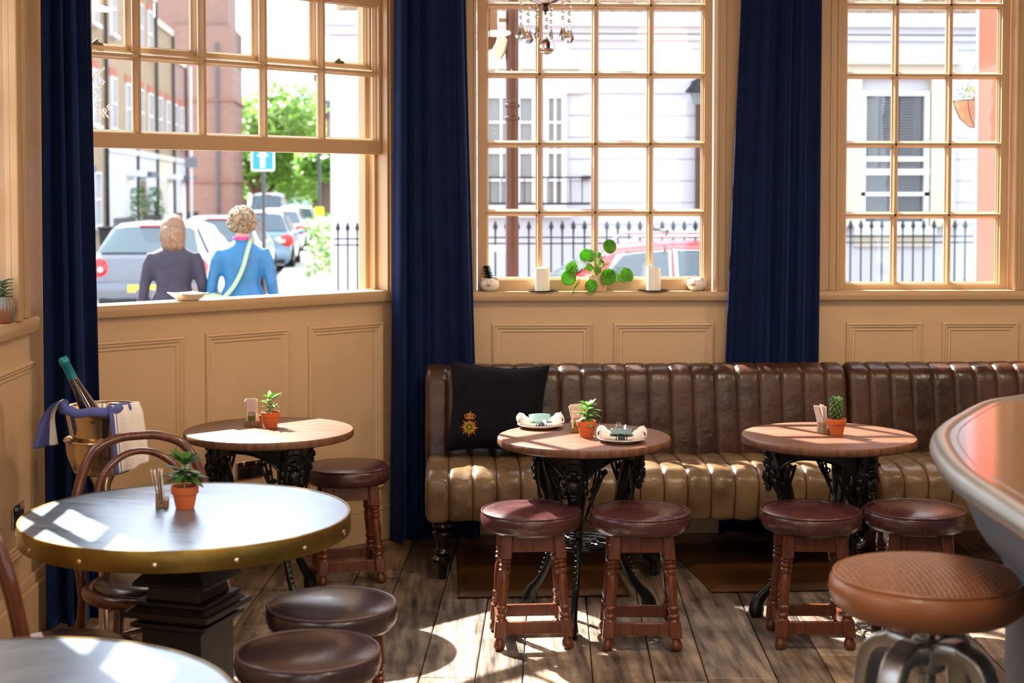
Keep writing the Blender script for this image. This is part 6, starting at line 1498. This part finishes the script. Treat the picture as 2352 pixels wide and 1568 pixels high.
# small railings and bins in front of the terrace
for i, t in enumerate((20.5, 26, 31.5, 36.5)):
    p = st_(t, -6.2); fr = empty('area_railing', (p.x, p.y, GZ + 0.1), hd, ('dark', 'black', 'low black', 'far black')[i] + ' area railing in front of house %s along the side street' % ('with brown door', 'with the hooded door', 'with white ground floor', 'with cream ground floor')[i], 'railing', 'area railings down the side street')
    for k in range(20):
        mb = MB(); mb.cyl((k * 0.2, 0, 0), 0.015, 0, 1.1, 6); mb.build('bar', BLK, fr)
    mb = MB(); mb.bb(0, 3.8, -0.015, 0.015, 1.0, 1.04); mb.build('rail', BLK, fr)
# topiary
for i, (px, d, lab) in enumerate((((29.5, -6.95), 0, 'clipped cone bush by the white ground floor, the nearer of two'), ((33.5, -6.95), 0, 'clipped cone bush farther along the white ground floor'))):
    p = st_(px[0], px[1]); tb_ = empty('topiary_bush', (p.x, p.y, GZ + 0.05), 0, lab, 'bush', 'topiary pair'); rnd = random.Random(i); mb = MB()
    for k in range(500):
        z = 0.5 + 1.6 * rnd.random() ** 1.2; r = 0.36 * (1 - (z - 0.5) / 1.9) ** 0.6; a = rnd.uniform(0, 6.28); leafblade(mb, (r * math.cos(a), r * math.sin(a), z), (math.cos(a), math.sin(a), .6), (0, 0, 1), 0.13, 0.07, 0.2, n=3)
    mb.build('foliage', M('topiary_green', (78, 130, 42), 0.6, var=.3), tb_); mb = MB(); mb.lathe([(0, 0), (0.2, 0), (0.26, 0.5), (0, 0.5)], 20); mb.build('tub', SLT, tb_); mb = MB(); mb.cyl((0, 0, 0), 0.04, 0.4, 1.6, 8); mb.build('stem', BRN, tb_)

# ---- trees at the end of the street
LF1 = leafmat('mid_green_leaves', (92, 140, 52), (140, 180, 84)); LF2 = leafmat('light_leaves', (116, 156, 66), (160, 196, 96)); BARK = M('bark', (92, 74, 58), 0.9)  # mid green and lighter green leaf tones, varied by noise
def tree(px, d, zbase, ztop, w, label, mat, seed, n=2600):
    p = cw(px, d, GZ); root = empty('street_tree', (p.x, p.y, GZ), 0, label, 'tree', 'trees at the end of the side street'); rnd = random.Random(seed)
    mb = MB(); mb.tube([(0, 0, 0), (0.1, 0, zbase), (0, 0, (zbase + ztop) / 2)], [0.28, 0.22, 0.1], 10)
    blobs = []
    for k in range(11):
        a = rnd.uniform(0, 6.28); r = rnd.uniform(0.1, 0.36) * w; z = rnd.uniform(zbase + 0.2 * (ztop - zbase), ztop - 0.17 * w); blobs.append((r * math.cos(a), r * math.sin(a), z, rnd.uniform(0.2, 0.32) * w))
        mb.tube([(0.05, 0, zbase), (r * math.cos(a) * .5, r * math.sin(a) * .5, (zbase + z) / 2 + .5), (r * math.cos(a), r * math.sin(a), z)], [0.14, 0.09, 0.04], 6)
    mb.build('trunk', BARK, root)
    mb = MB(); V = mb.v; F_ = mb.f
    for k in range(n):
        b = blobs[k % len(blobs)]; v = Vector((rnd.gauss(0, 1), rnd.gauss(0, 1), rnd.gauss(0, 1))).normalized() * b[3] * rnd.uniform(0.6, 1.02); c = Vector(b[:3]) + v
        t = Vector((rnd.gauss(0, 1), rnd.gauss(0, 1), rnd.gauss(0, .5))).normalized() * rnd.uniform(0.14, 0.26); q = t.orthogonal().normalized() * rnd.uniform(0.07, 0.13); i0 = len(V)
        V += [tuple(c - t), tuple(c + q + Vector((0, 0, 0.02))), tuple(c + t), tuple(c - q)]; F_.append((i0, i0 + 1, i0 + 2, i0 + 3)); mb.mi.append(0)
    mb.build('crown', mat, root, smooth=180)
tree(592, 82, 1.4, zat(190, 82) - GZ, 7.4, 'broad leafy tree at the end of the side street beside the tower', LF1, 1, 7000)
tree(650, 92, 1.3, zat(212, 90) - GZ, 6.6, 'lighter green tree right of the broad one at the street end', LF2, 2, 6000)
tree(722, 99, 1.4, zat(250, 99) - GZ, 5.2, 'smaller pale tree before the distant blue-grey block', LF2, 3, 4000)
tree(744, 60, 3.0, zat(352, 60) - GZ, 2.6, 'small street tree by the white corner, behind the lamp post', LF1, 4, 2200)
tree(560, 104, 2.6, zat(240, 96) - GZ, 5.2, 'tree half hidden behind the red brick tower', LF1, 6, 2600)
p = cw(700, 150, GZ); ob = empty('office_block', (p.x, p.y, GZ), 0, 'distant blue-grey office block behind the trees', 'building'); mb = MB(); mb.bb(-4, 6, 0, 8, 0, zat(218, 150) - GZ); mb.build('walls', M('pale_blue_cladding', (176, 196, 214), 0.4), ob)
mb = MB()
for k in range(5): mb.bb(-4.02, 6.02, -0.05, 0.02, 2 + k * 2.1, 3 + k * 2.1)
mb.build('window_band', WGL, ob)
# right-hand terrace beyond the white corner
p = cw(752, 66, GZ); rt = empty('end_house', (p.x, p.y, GZ), math.atan2(SD.y, SD.x), 'far brick and white house on the right side of the side street', 'building')
mb = MB(); mb.bb(0, 30, -7, 0.0, 0, 5.4); mb.build('walls', REDB2, rt); mb = MB(); mb.bb(-0.05, 30, -6.9, 0.06, 0, 2.8); mb.build('ground_floor_render', STUC, rt); mb = MB(); mb.add([(-0.2, 0.2, 5.4), (30, 0.2, 5.4), (30, -7.2, 5.4), (-0.2, -7.2, 5.4), (-0.2, -3.5, 7.4), (30, -3.5, 7.4)], [(0, 1, 5, 4), (2, 3, 4, 5), (0, 4, 3), (1, 2, 5), (0, 3, 2, 1)]); mb.build('roof', SLT, rt)
# hedge
p = cw(762, 36, GZ); mb = MB(); rnd = random.Random(9)
for k in range(1500):
    c = Vector((rnd.uniform(-0.45, 0.45), rnd.uniform(-4, 4), rnd.uniform(0.1, 1.35))); leafblade(mb, c, (rnd.gauss(0, 1), rnd.gauss(0, 1), .5), (0, 0, 1), 0.16, 0.09, 0.2, n=3)
o = mb.build('hedge', M('hedge_green', (120, 158, 84), 0.6, var=.3)); o.location = (p.x, p.y, GZ); o.rotation_euler = (0, 0, math.atan2(SD.y, SD.x) - PI / 2); tag(o, 'pale green hedge along the right pavement past the corner', 'hedge')
# ---- sign post and lamp post
p = cw(606, 25, GZ); sg_ = empty('sign_post', (p.x, p.y, GZ), YAW * -1, 'dark post with a square blue road sign bearing a white arrow', 'road sign')
mb = MB(); mb.cyl((0, 0, 0), 0.032, 0, zat(330, 25) - GZ, 14); mb.build('post', M('dark_post', (58, 60, 66), 0.5), sg_)
s = 25 / FPX; zb2 = zat(393, 25) - GZ; wS = 27 * s
def rrect(w, h, r, n=5):
    out = []
    for cx_, cz_, a in ((w - r, h - r, 0), (-w + r, h - r, PI / 2), (-w + r, -h + r, PI), (w - r, -h + r, 1.5 * PI)):
        for k in range(n + 1): out.append((cx_ + r * math.cos(a + k * PI / 2 / n), cz_ + r * math.sin(a + k * PI / 2 / n)))
    return out
SM = T(0, -0.05, zb2 + wS) @ Rx(PI / 2)
mb = MB(); mb.prism(rrect(wS, wS, 0.03), 0.008, SM); pn = mb.build('sign_plate', WHT, sg_)
mb = MB(); mb.prism(rrect(wS * 0.87, wS * 0.87, 0.025), 0.004, SM @ T(0, 0, 0.008)); mb.build('blue_field', M('sign_blue', (38, 134, 208), 0.5), pn)
mb = MB(); a_ = wS * 0.2; mb.prism([(-a_, -wS * .7), (a_, -wS * .7), (a_, wS * .25), (wS * .52, wS * .25), (0, wS * .74), (-wS * .52, wS * .25), (-a_, wS * .25)], 0.004, SM @ T(0, 0, 0.012)); mb.build('white_arrow', WHT, pn)
p = cw(734, 43, GZ); lpst = empty('lamp_post', (p.x, p.y, GZ + 0.1), 0, 'dark lamp post on the pavement with a yellow notice', 'lamp post')
mb = MB(); mb.lathe([(0, 0), (0.09, 0), (0.09, 0.9), (0.055, 1.0), (0.045, zat(200, 43) - GZ), (0, zat(200, 43) - GZ)], 14); mb.build('post', M('dark_post2', (62, 66, 70), 0.5), lpst)
zy = zat(500, 43) - GZ; mb = MB(); mb.box((0, -0.1, zy), (0.26, 0.02, 0.42)); mb.build('yellow_notice', M('yellow_notice', (250, 226, 40), 0.6), lpst)
zl = zat(195, 43) - GZ; mb = MB(); mb.lathe([(0.05, zl - .1), (0.15, zl + 0.0), (0.17, zl + 0.18), (0.06, zl + 0.3), (0, zl + 0.33)], 12); mb.build('lantern', SLT, lpst)
p = cw(440, 60, GZ); mb = MB(); mb.box((0, 0, 3.0 + .2), (0.5, 0.04, 0.42)); ns = empty('board_post', (p.x, p.y, GZ), 0, 'grey notice board on a thin white post before the red tower', 'sign'); mb.build('board', M('grey_board', (120, 124, 130), 0.6), ns); mb = MB(); mb.cyl((0, 0.04, 0), 0.05, 0, 7, 10); mb.build('post', WHT, ns)
# wheelie bin
p = cw(270, 34, GZ); mb = MB(); mb.add([(-.25, -.3, 0), (.25, -.3, 0), (.25, .3, 0), (-.25, .3, 0), (-.3, -.37, 1.0), (.3, -.37, 1.0), (.3, .37, 1.0), (-.3, .37, 1.0)], [(0, 3, 2, 1), (0, 1, 5, 4), (1, 2, 6, 5), (2, 3, 7, 6), (3, 0, 4, 7), (4, 5, 6, 7)]); wb2 = empty('wheelie_bin', (p.x, p.y, GZ + 0.1), hd, 'dark wheelie bin on the left pavement', 'bin'); mb.build('bin_body', TRIMB, wb2, bevel=0.02); mb = MB(); mb.box((0, 0, 1.03), (.64, .8, .06)); mb.build('lid', TRIMB, wb2, bevel=0.02)

# ================================================================= the two women walking away
SKIN = M('skin', (214, 160, 130), 0.55, sss=0.15)
def ell(c, rx, ry, n=20, p=2.0, tilt=0):
    out = []
    for j in range(n):
        a = 2 * PI * j / n; x = math.copysign(abs(math.cos(a)) ** (2 / p), math.cos(a)) * rx; y = math.copysign(abs(math.sin(a)) ** (2 / p), math.sin(a)) * ry
        out.append((c[0] + x, c[1] + y, c[2] + x * tilt))
    return out
def torso_rings(mb, keys, n=24):
    mb.rings([ell((k[3] if len(k) > 3 else 0, k[4] if len(k) > 4 else 0, k[0]), k[1], k[2], n, 2.4) for k in keys])
def woman(px, d, rz, scale, label, hair_fn, coat, trousers, group=None, armsw=0.0):
    p = cw(px, d, GZ); root = empty('person', (p.x, p.y, GZ), rz, label, 'person')
    S = Matrix.Diagonal((scale, scale, scale, 1))
    # faces +y (away from the viewer). heights for 1.65 m
    mb = MB(); mb.m = S
    torso_rings(mb, [(0.80, .165, .125), (0.90, .17, .125), (1.0, .145, .11), (1.08, .135, .10), (1.2, .16, .112), (1.3, .175, .105), (1.36, .15, .085), (1.40, .075, .062), (1.43, .05, .052), (1.50, .048, .052)])
    for s in (-1, 1):
        sw = s * 0.16 + 0.0
        mb.tube([(s * .085, 0, .86), (s * .088, sw * .35, .5), (s * .09, sw * 0.9, .10)], [.088, .056, .038], 14); mb.tube([(s * .09, sw * .9 - .05, .045), (s * .095, sw * .9 + .06, .04), (s * .1, sw * .9 + .15, .03)], [.035, .042, .03], 12)
        A = [(s * .16, 0, 1.34), (s * .205, -.01, 1.26), (s * .252, -.02 - s * armsw * .3, 1.08), (s * .283, .02 + s * armsw, .86), (s * .286, .035 + s * armsw, .82)]
        mb.tube(A, [.05, .048, .04, .027, .026], 14)
        hx, hy = s * .286, .04 + s * armsw
        mb.sph((hx, hy, .775), .045, 10, (.45, .8, 1.0))
        for k in range(4): mb.tube([(hx, hy - .03 + k * .02, .75), (hx - s * .004, hy - .03 + k * .021, .71), (hx - s * .014, hy - .028 + k * .02, .675 + abs(k - 1.4) * .008)], [.0105, .010, .008], 8)
        mb.tube([(hx, hy + .03, .79), (hx - s * .012, hy + .05, .755), (hx - s * .02, hy + .052, .725)], [.012, .011, .009], 8)
    mb.sph((0, .012, 1.565), .1, 16, (.76, .92, 1.12)); mb.sph((0, .10, 1.555), .014, 8, (.8, 1, 1.3)); mb.tube([(-.022, .092, 1.525), (0, .1, 1.522), (.022, .092, 1.525)], .006, 6); mb.sph((0, .075, 1.49), .022, 8)
    for s in (-1, 1): mb.sph((s * .077, 0, 1.56), .022, 8, (.35, .8, 1.2)); mb.sph((s * .03, .083, 1.578), .012, 8)
    body = mb.build('body', SKIN, root, remesh=0.009 * scale)
    # trousers
    mb = MB(); mb.m = S; torso_rings(mb, [(0.78, .17, .125), (0.92, .18, .135), (1.0, .155, .12)])
    for s in (-1, 1): sw = s * .16; mb.tube([(s * .085, 0, .88), (s * .09, sw * .35, .5), (s * .092, sw * .85, .10)], [.105, .078, .065], 16)
    mb.build('trousers', trousers, root, remesh=0.014)
    mb = MB(); mb.m = S                                              # coat: torso, skirt flare, sleeves, collar
    torso_rings(mb, [(0.74, .225, .155), (0.80, .222, .155), (0.95, .195, .14), (1.06, .152, .118), (1.2, .178, .13), (1.30, .205, .128), (1.36, .185, .11), (1.405, .10, .085), (1.435, .07, .07)])
    for s in (-1, 1):
        mb.tube([(s * .165, 0, 1.335), (s * .212, -.01, 1.26), (s * .252, -.02 - s * armsw * .3, 1.08), (s * .285, .02 + s * armsw, .845)], [.070, .062, .052, .046], 16)
    mb.build('jacket', coat, root, remesh=0.014)
    hair_fn(root, S); return root
def hair_bob(root, S):
    mb = MB(); mb.m = S; rnd = random.Random(1)
    mb.sph((0, -.012, 1.585), .108, 16, (.82, .96, 1.12)); mb.rings([ell((0, -.035, 1.60), .096, .085, 20), ell((0, -.05, 1.5), .098, .07, 20), ell((0.008, -.055, 1.42), .092, .055, 20), ell((0.012, -.05, 1.37), .075, .04, 20)])
    for k in range(46):
        a = PI + PI * k / 45; mb.tube([(.05 * math.cos(a), .05 * math.sin(a) - .01, 1.69), (.098 * math.cos(a), .098 * math.sin(a) - .01, 1.60), (.1 * math.cos(a) + rnd.uniform(-.01, .01), .085 * math.sin(a) - .025, 1.48), (.085 * math.cos(a) + rnd.uniform(-.01, .02), .07 * math.sin(a) - .03, 1.37 + rnd.uniform(-.015, .02))], [.01, .011, .010, .003], 6)
    mb.build('long_bob_hair', M('light_brown_hair', (84, 58, 42), 0.5, col2=(146, 112, 84), vs_=30, stretch=(6, 6, 1)), root, smooth=180)
def hair_curly(root, S):
    mb = MB(); mb.m = S; rnd = random.Random(2); mb.sph((0, -.01, 1.60), .115, 14, (.92, 1, 1.02))
    for k in range(240):
        v = Vector((rnd.gauss(0, 1), rnd.gauss(0, 1), rnd.gauss(0, 1))).normalized()
        if v.y > .55 and v.z < .2: continue
        if v.z < -.75: continue
        c = Vector((0, -.01, 1.60)) + Vector((v.x * .108, v.y * .115, v.z * .115)); t = v.orthogonal().normalized(); b = v.cross(t); q0 = rnd.uniform(0, 6)
        mb.tube([tuple(c + v * (.003 * j) + (t * math.cos(q0 + j * .9) + b * math.sin(q0 + j * .9)) * .018) for j in range(8)], [.006] * 7 + [.002], 5)
    mb.build('short_curly_hair', M('ash_blonde_hair', (92, 72, 54), 0.5, col2=(160, 138, 108), vs_=26), root, smooth=180)
w1 = woman(398, 13.2, hd - PI / 2 + 0.05, 0.99, 'woman with light brown shoulder-length hair walking away in a dark plum jacket', hair_bob, M('plum_grey_jacket', (50, 46, 60), 0.8, var=.12, vs_=12, bump=.3, bs=40), M('dark_trousers', (50, 48, 56), 0.8), armsw=0.05)
QUILT = M('blue_quilted_jacket', (34, 98, 142), 0.45, var=.1, vs_=10); ntq = QUILT.node_tree; wv = ntq.nodes.new('ShaderNodeTexBrick'); wv.offset = 0; wv.inputs['Scale'].default_value = 9; wv.inputs['Mortar Size'].default_value = 0.03; wv.inputs['Color1'].default_value = (1, 1, 1, 1); wv.inputs['Color2'].default_value = (1, 1, 1, 1); wv.inputs['Mortar'].default_value = (0, 0, 0, 1); tcq = ntq.nodes.new('ShaderNodeTexCoord'); sq_ = ntq.nodes.new('ShaderNodeSeparateXYZ'); cq = ntq.nodes.new('ShaderNodeCombineXYZ'); bq = ntq.nodes.new('ShaderNodeBump'); bq.inputs['Strength'].default_value = 0.8; bq.inputs['Distance'].default_value = 0.02
ntq.links.new(tcq.outputs['Object'], sq_.inputs[0]); ntq.links.new(sq_.outputs[0], cq.inputs[0]); ntq.links.new(sq_.outputs[2], cq.inputs[1]); ntq.links.new(cq.outputs[0], wv.inputs['Vector']); ntq.links.new(wv.outputs[0], bq.inputs['Height']); ntq.links.new(bq.outputs[0], ntq.nodes['Principled BSDF'].inputs['Normal'])
w2 = woman(556, 13.2, hd - PI / 2 - 0.05, 1.015, 'woman with short curly hair walking away in a blue quilted jacket', hair_curly, QUILT, M('navy_trousers', (44, 50, 70), 0.8), armsw=0.03)
mb = MB(); mb.m = w2.matrix_basis @ Matrix.Identity(4)
# magenta scarf at her neck and side
mb = MB(); mb.tube([(.068 * math.cos(a), .064 * math.sin(a), 1.475) for a in [i * PI / 10 for i in range(20)]], 0.013, 8, closed=True); mb.build('magenta_scarf', M('magenta_scarf', (206, 60, 140), 0.8), w2, smooth=180)
bg = empty('shoulder_bag', w2.location, w2.rotation_euler.z, 'pale green cross-body bag worn by the woman in blue', 'bag')
GB = M('pale_green_bag', (150, 172, 130), 0.6)
mb = MB(); mb.grid(lambda u, v: (-0.235 + 0.16 * math.sin(u * PI * 2) * (math.sin(v * PI) ** .5) * .9, -0.12 + 0.055 * math.cos(u * PI * 2) * (math.sin(v * PI) ** .5), 0.78 + 0.22 * v), 24, 12, closeu=True); mb.build('bag_body', GB, bg, smooth=180)
mb = MB(); mb.tube(spl([(0.085, 0.05, 1.455), (0.082, -0.03, 1.475), (0.07, -0.125, 1.39), (0.02, -0.165, 1.2), (-0.06, -0.17, 1.05), (-0.15, -0.168, 0.95), (-0.2, -0.15, 0.9)], 6), 0.022, 8, flat=0.2, up=(1, 0, .4)); mb.build('strap', GB, bg, smooth=180)
